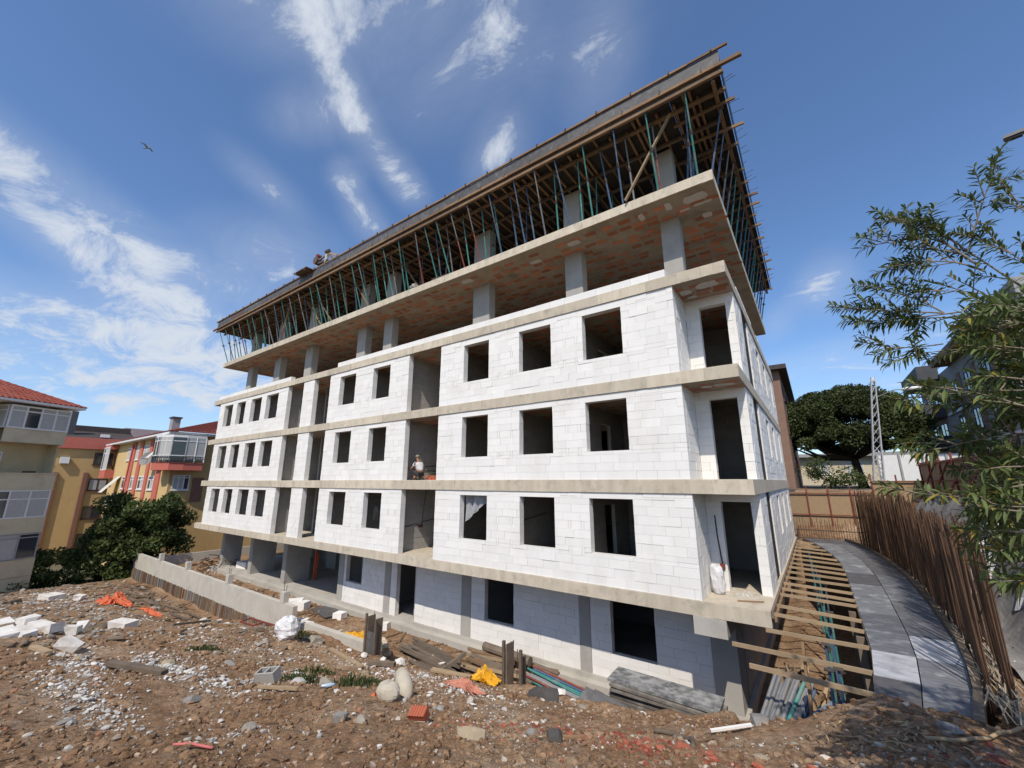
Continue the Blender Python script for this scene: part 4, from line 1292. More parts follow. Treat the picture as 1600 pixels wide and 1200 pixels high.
# dark plank stack
t = thing('plank_stack', 'low stack of wet dark planks lying in the brown yard', 'planks', (-12.0, 11.9, -6.25), R(-9))
for k in range(12):
    MB().obox((random.uniform(-.4, .4), -.4 + (k % 6) * .16, .04 + (k // 6) * .05), (3.6 + random.uniform(-.6, .4), .15, .04), (0, 0, random.gauss(0, .025))).build('plank', M['wood_old'], t, world=False)
t = thing('plank_row', 'few dark planks lying flat nearer the slope below the plank stack', 'planks', (-10.8, 10.75, -6.25), R(-8))
for k in range(5):
    MB().obox((random.uniform(-.5, .5), -.4 + k * .18, .03), (2.8 + random.uniform(-.6, .4), .15, .04), (0, 0, random.gauss(0, .05))).build('plank', M['wood_old'], t, world=False)
solo(MB().beam((-10.9, 10.5, -6.2), (-10.1, 11.4, -5.5), .13, .11), 'leaning_timber', M['wood_old'], 'short grey timber leaning at the left end of the lumber pile', 'timber')

# tarpaulins
M['orange'] = mat('orange_tarp', (.62, .145, .055), (.50, .11, .045), 4, 4, .6, .2, 20, spec=.4)
M['yellow'] = mat('yellow_tarp', (.70, .38, .02), (.58, .29, .015), 4, 4, .55, .2, 20, spec=.4)
M['salmon'] = mat('salmon_cloth', (.56, .24, .16), (.45, .19, .13), 5, 4, .9, .3, 20)
M['cream'] = mat('cream_sackcloth', (.55, .47, .33), (.44, .37, .26), 6, 5, .95, .3, 25)
M['sackg'] = mat('grey_sack', (.50, .45, .36), (.40, .355, .28), 7, 5, .95, .35, 40)
sheet('orange_tarpaulin', M['orange'], 'bright orange tarpaulin crumpled on the far left rubble', 'tarpaulin', -29.4, 6.6, 2.2, 1.2, .2, .48, 3, n=26, freq=8)
sheet('orange_scrap', M['orange'], 'small orange scrap of plastic among sticks by the boundary wall', 'plastic scrap', -26.8, 7.4, 1.5, .5, .3, .14, 4)
sheet('yellow_tarpaulin', M['yellow'], 'yellow tarpaulin spread in the yard behind the mound', 'tarpaulin', -16.1, 11.55, 2.1, .85, .15, .30, 5, n=24, freq=9)
sheet('yellow_plastic', M['yellow'], 'yellow plastic bundle beside the open shutter at the lumber pile', 'tarpaulin', -7.9, 9.7, 1.2, .75, -.3, .30, 6, n=24, freq=9)
sheet('salmon_cloth', M['salmon'], 'salmon pink torn cloth lying across the white rubble', 'cloth', -6.35, 7.1, 1.7, .45, -.35, .13, 8, n=24, freq=11)
M['sack_white'] = mat('white_sack', (.66, .66, .67), (.55, .55, .56), 6, 4, .7, .3, 30)
t = thing('cream_sack', 'empty cream sack slumped beside the grey column shutter', 'sack', (-14.0, 10.9, Tz(-14.0, 10.9)))
lump('sack', M['cream'], t, (1.1, .7, .62), 21, 14, 9)
t = thing('white_sack', 'big white crumpled sack on top of the dirt mound', 'sack', (-15.1, 8.0, Tz(-15.1, 8.0) - .05))
lump('sack', M['sack_white'], t, (.85, .7, .72), 22, 22, 14, crease=.2, squash=.8)
lump('sack_fold', M['sack_white'], t, (.6, .45, .28), 23, 11, 6, crease=.3)
t = thing('round_sack', 'round grey cement sack lying in the near rubble', 'sack', (-6.02, 4.95, Tz(-6.02, 4.95) - .04))
o = lump('sack', M['sackg'], t, (.42, .32, .27), 24, 16, 10, crease=.05, squash=.6)
MB().tube([(-.17, -.1, .07), (-.235, -.13, .05)], [.045, .035], 8).build('cap', M['orange'], t, world=False)
t = thing('long_sack', 'long grey sack leaning behind the round one', 'sack', (-6.35, 5.55, Tz(-6.35, 5.55)), R(-28))
o = MB().tube([(-.27, 0, .23), (-.2, 0, .22), (0, .0, .17), (.2, 0, .11), (.30, 0, .05), (.36, 0, .03)], [.05, .12, .145, .13, .09, .02], 12)
o.build('sack', M['sackg'], t, world=False, smooth=True)
# ripped white sack on the first balcony
t = thing('balcony_sack', 'full white sack standing on the corner balcony', 'sack', (-2.52, 13.05, -2.95))
lump('sack', M['sack_white'], t, (.36, .30, .72), 25, 14, 10, crease=.13, squash=.35)
n = 260
x = rng.normal(-2.0, .28, n); y = rng.normal(13.35, .25, n); s = .022 * np.exp(rng.normal(0, .5, n))
ok = (x < -1.4) & (x > -2.65) & (y > 12.5); x, y, s = x[ok], y[ok], s[ok]
scatter('balcony_crumbs', M['stone'], np.stack([x, y, np.full(len(x), -2.945)], -1), np.stack([s, s, s * .6], -1), np.full((len(x), 3), .62), 'white block crumbs spilt on the corner balcony floor')
solo(MB().beam((-2.0, 12.5, -2.93), (-1.45, 12.75, -2.93), .03, .03), 'stick', M['wood'], 'thin stick lying on the corner balcony floor', 'stick')

# broken aerated blocks lying about: (x, y, long, deep, high, rz, tilt, label)
def loose(x, y, L_, D_, H_, rz, tilt, label, z=None, m='aac', name='loose_block', cat='block', jit=.012):
    mb = MB().obox((0, 0, 0), (L_, D_, H_), (0, 0, 0), jit)
    zz = (Tz(x, y) if z is None else z) + H_ / 2 * abs(math.cos(tilt)) + abs(math.sin(tilt)) * L_ * .35 - .02
    return solo(mb, name, M[m], label, cat, None, loc=(x, y, zz), rot=(tilt * .3, tilt, rz))
LB = [(-33.9, 5.0, 0.99, 0.66, 0.30, .3, .05, 'large white block slab alone at the far left edge of the lot'),
      (-32.9, 5.9, 0.40, 0.33, 0.23, .8, .25, 'small white block behind the orange tarpaulin'),
      (-20.9, 2.15, 0.59, 0.40, 0.23, .2, .1, 'white block cut by the left picture edge'),
      (-20.2, 2.6, 0.63, 0.33, 0.30, .15, -.05, 'tall white block next to the edge of the picture, standing square'),
      (-17.2, 2.5, 0.92, 0.30, 0.15, .25, .08, 'long flat white block behind the block heap'),
      (-15.8, 2.0, 0.53, 0.28, 0.17, .35, .12, 'white block lying flat at the front of the heap'),
      (-15.9, 1.72, 0.59, 0.33, 0.15, .1, .1, 'white block at the front left of the heap'),
      (-16.1, 2.48, 0.49, 0.30, 0.18, .5, -.18, 'white block tilted in the middle of the heap'),
      (-16.0, 2.85, 0.36, 0.26, 0.17, 1.0, .1, 'short white block leaning on the heap'),
      (-16.6, 3.15, 0.49, 0.23, 0.13, -.35, .22, 'white block tilted up at the right end of the heap'),
      (-13.5, 2.45, 0.41, 0.22, 0.15, .9, .5, 'white block standing on its edge in front of the heap'),
      (-19.0, 4.6, 0.69, 0.40, 0.28, .45, .04, 'single big white block half way to the boundary wall')]
for a in LB: loose(*a, m='aac_dirty', jit=.03)
for k, (x, y, s_, lab) in enumerate([(-24.6, 8.9, .3, 'white chunk at the foot of the boundary wall, with turquoise rag'), (-22.2, 8.6, .36, 'white chunk right of the turquoise rag by the boundary wall'),
                               (-20.2, 8.2, .24, 'small white chunk where the boundary wall meets the slope'),
                               (-13.6, 9.4, .18, 'round white chunk below the grey column shutter'), (-12.9, 9.5, .26, 'largest white chunk below the grey column shutter'),
                               (-12.0, 9.6, .22, 'flat white chunk between the shutter and the plank row'), (-11.1, 9.5, .42, 'pointed white chunk on the slope below the plank row'),
                               (-11.4, 11.6, .30, 'white chunk lying on the dark plank stack'), (-6.1, 10.3, .28, 'white chunk right of the open shutter'),
                               (-5.6, 9.75, .24, 'round white chunk under the prop pile'), (-5.2, 9.6, .15, 'small white chunk at the end of the prop pile')]):
    v, f = rock_base(6, 50 + k); mb = MB(); mb.v = [tuple(p * np.array([s_ * 1.2, s_, s_ * .85])) for p in v]; mb.f = [tuple(q) for q in f]
    solo(mb, 'block_chunk', M['aac_dirty'], lab, 'chunk', None, loc=(x, y, Tz(x, y) + s_ * .22), rot=(random.uniform(-.3, .3), random.uniform(-.3, .3), random.uniform(0, 6)))
sheet('turquoise_rag', mat('turquoise_rag', (.16, .36, .36), (.12, .28, .28), 6, 4, .9), 'turquoise rag lying at the foot of the boundary wall', 'rag', -23.4, 8.75, 1.0, .4, .1, .12, 14)
# blocks in the yard and inside the open ground floor
for (x, y, L_, D_, H_, rz, lab) in [(-22.6, 12.0, 1.15, .55, .42, .9, 'double white block stack in the yard by the third column'), (-21.9, 12.25, .55, .5, .38, .4, 'white block end beside the double stack in the yard'),
                                    (-19.0, 12.5, .5, .4, .3, .3, 'white block in the yard by the dark board'), (-16.9, 12.8, .55, .35, .3, .2, 'white block at the plinth behind the yellow tarpaulin'),
                                    (-16.2, 12.9, .38, .35, .3, .5, 'short white block at the plinth, right of a like one'), (-19.9, 11.1, .7, .3, .2, .7, 'flat white block just behind the boundary wall'),
                                    (-18.9, 10.9, .45, .35, .3, .2, 'white block behind the last boundary wall post')]:
    loose(x, y, L_, D_, H_, rz, 0, lab)
for (x, y, L_, D_, H_, rz, lab) in [(-33.6, 14.2, 1.2, .5, .42, .1, 'white block pair inside the first open bay'), (-32.2, 14.8, .8, .5, .40, .1, 'white blocks stacked deeper inside the first open bay'),
                                    (-31.9, 14.1, .7, .45, .34, .1, 'white block by the second column of the open bays'), (-28.6, 15.3, 1.7, .5, .42, .0, 'long row of white blocks inside the second open bay')]:
    loose(x, y, L_, D_, H_, rz, 0, lab, z=GZ)
loose(-13.6, 13.6, .22, .2, .22, .2, 0, 'small grey block on the floor of the lowest open bay', z=-2.95, m='concrete')
# shutter board and red post of the open ground floor
solo(MB().obox((0, 0, .03), (2.2, .9, .05)), 'dark_board', M['ply'], 'dark grey board lying flat in the yard before the plinth', 'board', loc=(-20.4, 12.7, Tz(-20.4, 12.7) + .05), rot=(0.02, -.04, R(-12)))
solo(MB().obox((0, 0, .85), (.16, .10, 1.7)).obox((.18, .02, .75), (.05, .1, 1.5), (0, .06, 0)), 'red_post', M['orange'], 'orange red board standing against the third open column', 'board', loc=(-26.2, 15.2, GZ))
# rusty scrap at the far end of the yard
t = thing('scrap_heap', 'dark rusty scrap iron heap at the far end of the yard', 'scrap', (-36.6, 13.4, -6.3))
for k in range(60):
    p = Vector((random.gauss(0, .9), random.gauss(0, .8), random.uniform(.05, .9)))
    MB().beam(p, p + Vector((random.uniform(-.8, .8), random.uniform(-.6, .6), random.uniform(-.3, .3))), .05, .05).build('scrap_bar', M['rebar'], t, world=False)
t = thing('scrap_grille', 'thin rusty steel frame lying on the slope by the boundary wall', 'scrap', (-19.6, 8.9, Tz(-19.6, 8.9)))
for a, b in (((-1.1, 0, .06), (1.1, .1, .12)), ((-1.1, .4, .1), (1.1, .5, .16)), ((1.1, .1, .12), (1.1, .5, .16)), ((-1.1, 0, .06), (-1.1, .4, .1)), ((0, .05, .09), (0, .45, .13))):
    MB().beam(a, b, .05, .05).build('bar', M['iron_red'], t, world=False)

# planks and sticks on the slope
def plank(p, q, w, h, lab, m='wood', name='loose_plank', lift=.05):
    a = (p[0], p[1], Tz(*p) + lift); b = (q[0], q[1], Tz(*q) + lift)
    return solo(MB().beam(a, b, w, h), name, M[m], lab, 'plank')
plank((-17.6, 4.3), (-15.6, 5.2), .22, .06, 'long weathered plank lying left of the boundary wall end', 'wood', lift=.12)
plank((-16.8, 5.2), (-18.6, 6.9), .2, .06, 'second long weathered plank crossing the slope', 'wood_old', lift=.12)
plank((-13.9, 1.95), (-12.9, 2.05), .12, .05, 'tan plank below the white block heap', 'wood_new')
plank((-10.9, 2.55), (-9.7, 3.05), .13, .07, 'grey stick of timber beside the white crumbs', 'wood_old', lift=.08)
plank((-13.6, 8.7), (-11.2, 8.2), .14, .05, 'tan board lying below the column shutter', 'wood_new')
plank((-11.4, 8.6), (-10.6, 8.9), .14, .1, 'grey driftwood piece on the pebbles below the shutter', 'wood_old', lift=.1)
plank((-8.3, 4.0), (-7.2, 4.1), .05, .04, 'thin tan lath left of the sacks', 'wood_new')
plank((-1.72, 7.3), (-1.22, 7.58), .045, .03, 'thin white strip lying on the near soil', 'aac', 'white_strip', .06)
plank((-3.3, 5.1), (-2.75, 5.35), .035, .03, 'short dry stick lying by the dark boulder', 'wood')
plank((-9.2, 9.0), (-8.1, 9.35), .18, .05, 'tan board under the yellow plastic bundle', 'wood_new', lift=.08)
for k in range(14):
    x = -36.5 + k * .75; y = 8.1 + random.uniform(-.5, .9)
    plank((x, y), (x + random.uniform(1.2, 2.6), y + random.uniform(-.5, .7)), .08, .05, 'grey stick, %s from the left of those strewn along the boundary wall' % nth(k + 1), 'wood_old', 'loose_stick', .10)['group'] = 'sticks by the boundary wall'
# curved root, rope, hose
def cord(pts, r, m, name, lab, cat, lift=.03):
    P = [(x, y, Tz(x, y) + lift) for x, y in pts]
    out = []
    for k in range(len(P) - 1):
        for s_ in range(4):
            t_ = s_ / 4; out.append(tuple(P[k][i] * (1 - t_) + P[k + 1][i] * t_ for i in range(2)) + (max(Tz(P[k][0] * (1 - t_) + P[k + 1][0] * t_, P[k][1] * (1 - t_) + P[k + 1][1] * t_) + lift, P[k][2] * (1 - t_) + P[k + 1][2] * t_),))
    out.append(P[-1])
    return solo(MB().tube(out, r, 6), name, m, lab, cat, None, True)
cord([(-2.35, 6.7), (-2.15, 6.75), (-1.95, 6.72), (-1.8, 6.6), (-1.72, 6.35), (-1.66, 6.1)], .035, M['wood_old'], 'root', 'dark curved root lying in the red shards', 'root')
M['reed'] = mat('dry_reed', (.42, .31, .18), (.32, .23, .13), 8, 3, .8)
cord([(2.1, 9.6), (1.55, 8.3), (1.2, 7.6), (.9, 7.15), (.6, 6.9)], .02, M['reed'], 'dry_cane', 'long dry cane bowed across the near soil on the right', 'cane', .05)
cord([(1.9, 9.0), (1.2, 8.8), (.8, 8.7), (.55, 8.6)], .01, M['reed'], 'cord', 'thin pale cord at the near end of the path', 'cord', .05)
cord([(.5, 6.7), (.1, 6.9), (-.3, 7.3)], .008, M['reed'], 'straw', 'thin straw stalk lying on the soil before the path', 'straw')
cord([(-5.78, 2.0), (-5.6, 2.1), (-5.38, 2.22)], .014, mat('pink_hose', (.55, .17, .15), (.45, .13, .12), 6), 'hose_scrap', 'short pink hose scrap in the near left soil', 'hose')
# dry leaves before the path
lf = MB()
for k in range(140):
    x, y = random.gauss(.3, .35), random.gauss(7.0, .35); z = Tz(x, y) + .03; a = random.uniform(0, 6.28); l_ = random.uniform(.08, .16)
    d_ = Vector((math.cos(a), math.sin(a), random.uniform(-.2, .3))) * l_; w_ = Vector((-math.sin(a), math.cos(a), 0)) * .012
    p = Vector((x, y, z)); lf.quad(p, p + d_ * .5 - w_, p + d_, p + d_ * .5 + w_ + Vector((0, 0, .01)))
tag(lf.build('dry_leaves', M['reed']), 'dry tan oleander leaves scattered before the path', kind='stuff')

# splinters, laths and twigs too small to count
sp_ = MB()
def splinter(x, y, L_, w):
    a = random.uniform(0, 6.28); dx_, dy_ = math.cos(a) * L_ / 2, math.sin(a) * L_ / 2
    sp_.beam((x - dx_, y - dy_, Tz(x - dx_, y - dy_) + .025), (x + dx_, y + dy_, Tz(x + dx_, y + dy_) + .03), w, w * .5)
for k in range(260):
    d_ = 2.5 * math.exp(random.random() * math.log(6)); a = random.uniform(R(-86), R(18)); x, y = d_ * math.sin(a), d_ * math.cos(a)
    if y < 9.6 and x < 2.6: splinter(x, y, random.uniform(.06, .10) * (1 + d_ * .16), random.uniform(.006, .014) * (1 + d_ * .1))
for k in range(150): splinter(random.uniform(-36, -3), random.uniform(10.6, 13.0), random.uniform(.3, 1.4), random.uniform(.03, .09))
for k in range(120): splinter(random.uniform(-38, -22), random.uniform(6.5, 9.5), random.uniform(.3, 1.6), random.uniform(.03, .08))
tag(sp_.build('splinters', M['wood']), 'small wood splinters and laths scattered over the soil and yard', kind='stuff')

# single stones one can pick out
def stone(x, y, s_, col, lab, seed, flat=.7, name='stone', lift=.2):
    r = random.Random(seed)
    me0 = bpy.data.meshes.new('t'); 
    import bmesh
    bm = bmesh.new(); bmesh.ops.create_icosphere(bm, subdivisions=2, radius=.5)
    ax = Vector((r.uniform(-1, 1), r.uniform(-1, 1), r.uniform(-1, 1)))
    cuts = [(Vector((r.gauss(0, 1), r.gauss(0, 1), r.gauss(0, 1))).normalized(), r.uniform(.22, .40)) for _ in range(14)]
    for v in bm.verts:
        for nrm, dd in cuts:
            q = v.co.dot(nrm)
            if q > dd: v.co -= nrm * (q - dd)
        v.co += Vector((r.uniform(-.012, .012), r.uniform(-.012, .012), r.uniform(-.012, .012)))
    for v in bm.verts: v.co = Vector((v.co.x * s_[0], v.co.y * s_[1], v.co.z * s_[1] * flat))
    bm.to_mesh(me0); bm.free(); me0.name = name
    key = 'st%s' % (col,)
    if key not in M: M[key] = mat('stone_' + lab.split()[0], col, tuple(k * .65 for k in col), 9, 7, .95, .4, 30, coords='obj')
    me0.materials.append(M[key])
    o = put(name, me0, None, (x, y, Tz(x, y) + s_[1] * flat * lift)); o.rotation_euler = (r.uniform(-.15, .15), r.uniform(-.15, .15), r.uniform(0, 6))
    return tag(o, lab, 'stone')
G1, G2, TAN, DK = (.34, .31, .26), (.27, .255, .235), (.40, .33, .23), (.085, .08, .075)
stone(-6.08, 2.9, (.32, .2), G1, 'flat pale stone alone in the left foreground', 1)
stone(-5.42, 3.7, (.26, .26), G2, 'grey angular stone, left one of a pair before the round sack', 2, .9)
stone(-5.2, 3.85, (.26, .16), G1, 'flat grey stone, right one of a pair before the round sack', 3)
stone(-4.0, 4.7, (.55, .27), TAN, 'long tan stone in the middle foreground', 4, .7).rotation_euler[2] = R(35)
stone(-3.0, 5.1, (.30, .26), DK, 'dark grey boulder in the middle foreground', 5, .8)
stone(-3.6, 5.45, (.22, .2), G2, 'grey stone right behind the dark boulder', 15, .7)
stone(-.9, 6.05, (.28, .2), TAN, 'flat square tan stone in the red shards on the right', 6, .35)
stone(.8, 6.4, (.30, .17), G2, 'flat grey stone at the lower right', 7, .55)
stone(1.12, 6.85, (.24, .14), (.22, .08, .06), 'dark red brick stone at the lower right', 8, .6)
stone(-5.2, 6.0, (.30, .18), (.50, .45, .38), 'pale round stone behind the long tan one', 9, .6)
stone(-5.3, 8.6, (1.25, .62), DK, 'big dark rounded boulder below the prop pile', 10, .75, 'boulder')
stone(-7.66, 1.5, (.22, .16), G2, 'brown grey stone near the left picture edge', 11)
stone(-11.4, 4.85, (.55, .3), G2, 'flat grey slab of stone beside the cinder block', 12, .4)
stone(-15.0, 9.0, (.75, .6), G1, 'grey concrete lump beside the white sack', 13, .8)
stone(-8.2, 5.25, (.55, .38), G1, 'grey brown stone by the weeds', 14, .7)
stone(-8.9, 5.05, (.34, .3), (.50, .49, .46), 'white rounded stone at the weeds', 16, .7)
stone(-9.4, 7.0, (.30, .22), TAN, 'tan stone on the white pebbles', 17, .8)
stone(-11.0, 3.5, (.34, .24), TAN, 'tan stone lying in the large patch of white crumbs', 18, .6)
stone(-12.1, 2.35, (.42, .2), TAN, 'tan stone in the left patch of white crumbs', 19, .6)
stone(-7.9, 2.9, (.36, .22), G2, 'grey stone between two patches of white crumbs', 20, .6)
stone(-4.6, 8.9, (.4, .3), G1, 'grey stone by the open shutter foot', 21, .7)
stone(-1.2, 8.0, (.5, .3), G2, 'grey stone at the trench mouth', 22, .6)
stone(.9, 7.7, (.45, .28), G2, 'brown grey stone before the path', 23, .5)
stone(1.9, 9.2, (.5, .4), G1, 'grey concrete lump at the foot of the rebar', 24, .8)
# cinder block
t = thing('cinder_block', 'hollow grey concrete block lying beside the weeds', 'block', (-8.75, 4.4, Tz(-8.75, 4.4) + .02), R(25))
t.rotation_euler = (R(14), R(-8), R(25))
cb_ = MB()
for a in ((-.2, .2, -.1, -.07, 0, .2), (-.2, .2, .07, .1, 0, .2), (-.2, -.17, -.069, .069, 0, .2), (.17, .2, -.069, .069, 0, .2), (-.015, .015, -.069, .069, 0, .2)):
    cb_.box(*a)
cb_.build('shell', M['concrete_col'], t, world=False)
# hollow clay brick
t = thing('clay_brick', 'broken red ribbed clay brick in the near rubble', 'brick', (-5.1, 4.8, Tz(-5.1, 4.8) + .03), R(20))
t.rotation_euler = (R(28), R(-6), R(18))
M['brick'] = mat('brick_red', (.42, .12, .065), (.32, .09, .05), 12, 4, .9, .3, 40, coords='obj')
MB().box(-.13, .13, -.07, .07, 0, .135).build('body', M['brick'], t, world=False)
for k in range(6):
    MB().box(-.125 + k * .043, -.095 + k * .043, -.08, .08, .135, .142).build('rib', M['brick'], t, world=False)
MB().box(-.128, .128, -.08, -.0705, -.01, .04).build('mortar', M['concrete_col'], t, world=False)
# plastic bottle
t = thing('plastic_bottle', 'small clear blue plastic bottle lying by the weeds', 'bottle', (-7.55, 4.85, Tz(-7.55, 4.85) + .05), R(60))
M['pet'] = mat('pet_plastic', (.42, .55, .66), (.36, .48, .6), 6, 3, .25, spec=.5)
MB().tube([(-.11, 0, 0), (-.10, 0, 0), (.05, 0, 0), (.09, 0, 0), (.115, 0, 0)], [.025, .034, .034, .018, .015], 10).build('body', M['pet'], t, world=False, smooth=True)
MB().tube([(.116, 0, 0), (.135, 0, 0)], .017, 8).build('cap', M['p_blue'], t, world=False)
# weeds
M['weed'] = mat('weed_leaf', (.06, .085, .025), (.045, .062, .02), 20, 3, .8, rnd=.2, trans=.25)
def weed(x, y, r_, n, lab, h=.22):
    mb = MB()
    for k in range(n):
        q = r_ * math.sqrt(random.random()); a = random.uniform(0, 6.28); X_ = x + q * math.cos(a); Y_ = y + q * math.sin(a); z = Tz(X_, Y_)
        b = random.uniform(0, 6.28); hh = h * random.uniform(.4, 1.1) * (1.2 - q / r_)
        tip = Vector((X_ + math.cos(b) * hh * .6, Y_ + math.sin(b) * hh * .6, z + hh)); w_ = Vector((-math.sin(b), math.cos(b), 0)) * random.uniform(.008, .02)
        p = Vector((X_, Y_, z - .01)); mid = p.lerp(tip, .55) + Vector((0, 0, hh * .15))
        mb.quad(p, mid - w_, tip, mid + w_)
    return tag(mb.build('weed_patch', M['weed']), lab, 'weeds', 'weeds on the slope')
weed(-9.3, 5.35, .45, 240, 'green weeds behind the cinder block')
weed(-8.0, 5.75, .6, 330, 'widest patch of green weeds right of the cinder block')
weed(-10.2, 6.2, .5, 260, 'sparse green weeds farther up behind the stones')
weed(-13.2, 5.0, .6, 240, 'thin green weeds left of the white crumbs')
weed(-15.8, 8.9, .7, 420, 'low olive weeds on the dirt mound by the white sack')

# ------------------------------------------------------------------ the man at work in the open bay
def skin_body(name, m, joints, edges, parent, sub=2):
    me = bpy.data.meshes.new(name)
    me.from_pydata([j[:3] for j in joints], edges, [])
    me.materials.append(m)
    o = put(name, me, parent)
    sk = o.modifiers.new('skin', 'SKIN')
    sk.use_smooth_shade = True
    for i, j in enumerate(joints):
        me.skin_vertices[0].data[i].radius = (j[3], j[4] if len(j) > 4 else j[3])
    me.skin_vertices[0].data[0].use_root = True
    su = o.modifiers.new('sub', 'SUBSURF'); su.levels = sub; su.render_levels = sub
    return o
M['skin'] = mat('skin', (.36, .20, .13), (.32, .17, .11), 10, 3, .6)
M['shirt'] = mat('white_shirt', (.66, .66, .67), (.56, .56, .58), 8, 4, .9, .3, 18)
M['trouser'] = mat('dark_trousers', (.045, .045, .05), (.03, .03, .034), 8, 4, .9)
M['cap'] = mat('cap_cloth', (.30, .25, .19), (.24, .2, .15), 8, 3, .9)
pn = thing('person', 'person in white shirt and cap squatting at the wall of the open bay', 'person', (-14.32, 12.75, .05), R(0))
# facing -x (the wall); pelvis first
J = [(.12, 0, .26, .13, .15), (.06, 0, .46, .12, .16), (-.04, 0, .68, .12, .19), (-.07, 0, .80, .065, .075), (-.10, 0, .86, .055), (-.13, 0, .95, .085, .078), (-.14, 0, 1.04, .07, .065),
     (-.05, .19, .73, .065), (-.16, .27, .54, .046), (-.36, .22, .50, .036), (-.43, .20, .51, .032),
     (-.05, -.19, .73, .065), (-.16, -.27, .54, .046), (-.36, -.20, .46, .036), (-.43, -.18, .46, .032),
     (.08, .11, .24, .09), (-.28, .19, .40, .072), (-.06, .17, .08, .046), (-.20, .18, .035, .038),
     (.08, -.11, .24, .09), (-.26, -.17, .44, .072), (-.08, -.15, .10, .046), (-.22, -.16, .035, .038)]
E_ = [(0, 1), (1, 2), (2, 3), (3, 4), (4, 5), (5, 6), (2, 7), (7, 8), (8, 9), (9, 10), (2, 11), (11, 12), (12, 13), (13, 14), (0, 15), (15, 16), (16, 17), (17, 18), (0, 19), (19, 20), (20, 21), (21, 22)]
skin_body('body', M['skin'], J, E_, pn)
JS = [(.10, 0, .34, .145, .175), (.055, 0, .48, .138, .18), (-.04, 0, .68, .135, .205), (-.07, 0, .765, .09, .11), (-.05, .19, .73, .083), (-.12, .25, .60, .066), (-.05, -.19, .73, .083), (-.12, -.25, .60, .066)]
skin_body('shirt', M['shirt'], JS, [(0, 1), (1, 2), (2, 3), (2, 4), (4, 5), (2, 6), (6, 7)], pn)
JT = [(.125, 0, .24, .15, .165), (.10, 0, .33, .135, .16), (.08, .11, .235, .105), (-.27, .19, .395, .088), (-.09, .175, .14, .062), (.08, -.11, .235, .105), (-.25, -.17, .435, .088), (-.11, -.155, .16, .062)]
skin_body('trousers', M['trouser'], JT, [(0, 1), (0, 2), (2, 3), (3, 4), (0, 5), (5, 6), (6, 7)], pn)
c_ = MB().tube([(-.135, 0, 1.0), (-.14, 0, 1.06), (-.14, 0, 1.10), (-.14, 0, 1.115)], [.098, .098, .07, .01], 12); c_.box(-.31, -.21, -.07, .07, 1.0, 1.012)
c_.build('cap', M['cap'], pn, world=False, smooth=True)
for s_ in (1, -1):
    hb_ = MB()
    hb_.obox((-.47, s_ * .19 + .01, .5), (.08, .07, .03), (0, .1, 0))
    for f_ in range(4): hb_.tube([(-.50, s_ * .19 - .025 + f_ * .02, .5), (-.54, s_ * .19 - .025 + f_ * .02, .495), (-.565, s_ * .19 - .024 + f_ * .02, .475)], .0085, 5)
    hb_.tube([(-.46, s_ * .15, .5), (-.49, s_ * .13, .49), (-.515, s_ * .135, .48)], .009, 5)
    hb_.build('hand', M['skin'], pn, world=False)
    MB().obox((-.20, s_ * .17, .035), (.27, .095, .07), (0, 0, 0)).build('shoe', M['black'], pn, world=False)
t = thing('brick_pile', 'low pile of red bricks on the bay floor beside the squatting person', 'bricks', (-13.55, 13.0, .05))
for k in range(10):
    MB().obox((-.35 + (k % 5) * .2, random.uniform(-.03, .03), .05 + (k // 5) * .1), (.19, .3, .09), (0, 0, random.uniform(-.1, .1))).build('brick', M['brick'], t, world=False)

# things in the window openings
M['plastic'] = mat('clear_plastic_sheet', (.55, .56, .58), (.42, .43, .45), 4, 5, .35, .3, 10, spec=.5, trans=.35)
pl = MB()
n = 14
for i in range(n):
    for j in range(8):
        def P_(i_, j_):
            u, v = i_ / n, j_ / 8
            x = -11.10 + u * 1.26
            top = -.52; bot = -1.55 + u * .95
            return (x, 12.30 + .05 * math.sin(u * 23 + v * 3) + .03 * math.sin(u * 51), top + (bot - top) * v)
        pl.quad(P_(i, j), P_(i + 1, j), P_(i + 1, j + 1), P_(i, j + 1))
solo(pl, 'plastic_curtain', M['plastic'], 'pale plastic sheet drawn aside in the lowest window left of the middle', 'plastic sheet')
t = thing('hanging_clothes', 'black clothes hanging in the lowest window of the middle block', 'clothes', (-16.6, 12.55, -2.0))
for (x, w, z0, z1, s_) in ((-16.95, .36, -1.75, -1.0, 1), (-16.45, .34, -2.1, -.95, 2)):
    mb = MB()
    for k in range(8):
        for q in range(6):
            def PP(a, b):
                u, v = a / 8, b / 6
                ww = w * (.55 + .45 * math.sin(min(1, v * 1.6) * 1.57))
                return (x + (u - .5) * ww, 12.55 + .05 * math.sin(u * 14 + s_) * (.4 + v), z1 + (z0 - z1) * v - .1 * abs(u - .5))
            mb.quad(PP(k, q), PP(k + 1, q), PP(k + 1, q + 1), PP(k, q + 1))
    mb.build('garment', M['black'], t)
t = thing('round_tank', 'dark round drum with pale lid inside the ground floor corner window', 'drum', (-4.35, 15.0, -5.5))
MB().tube([(-4.35, 14.9, -4.95), (-4.35, 15.6, -4.95)], .62, 20).build('body', M['black'], t)
MB().tube([(-4.35, 14.86, -4.95), (-4.35, 14.898, -4.95)], .25, 16).build('lid', M['p_grey'], t)

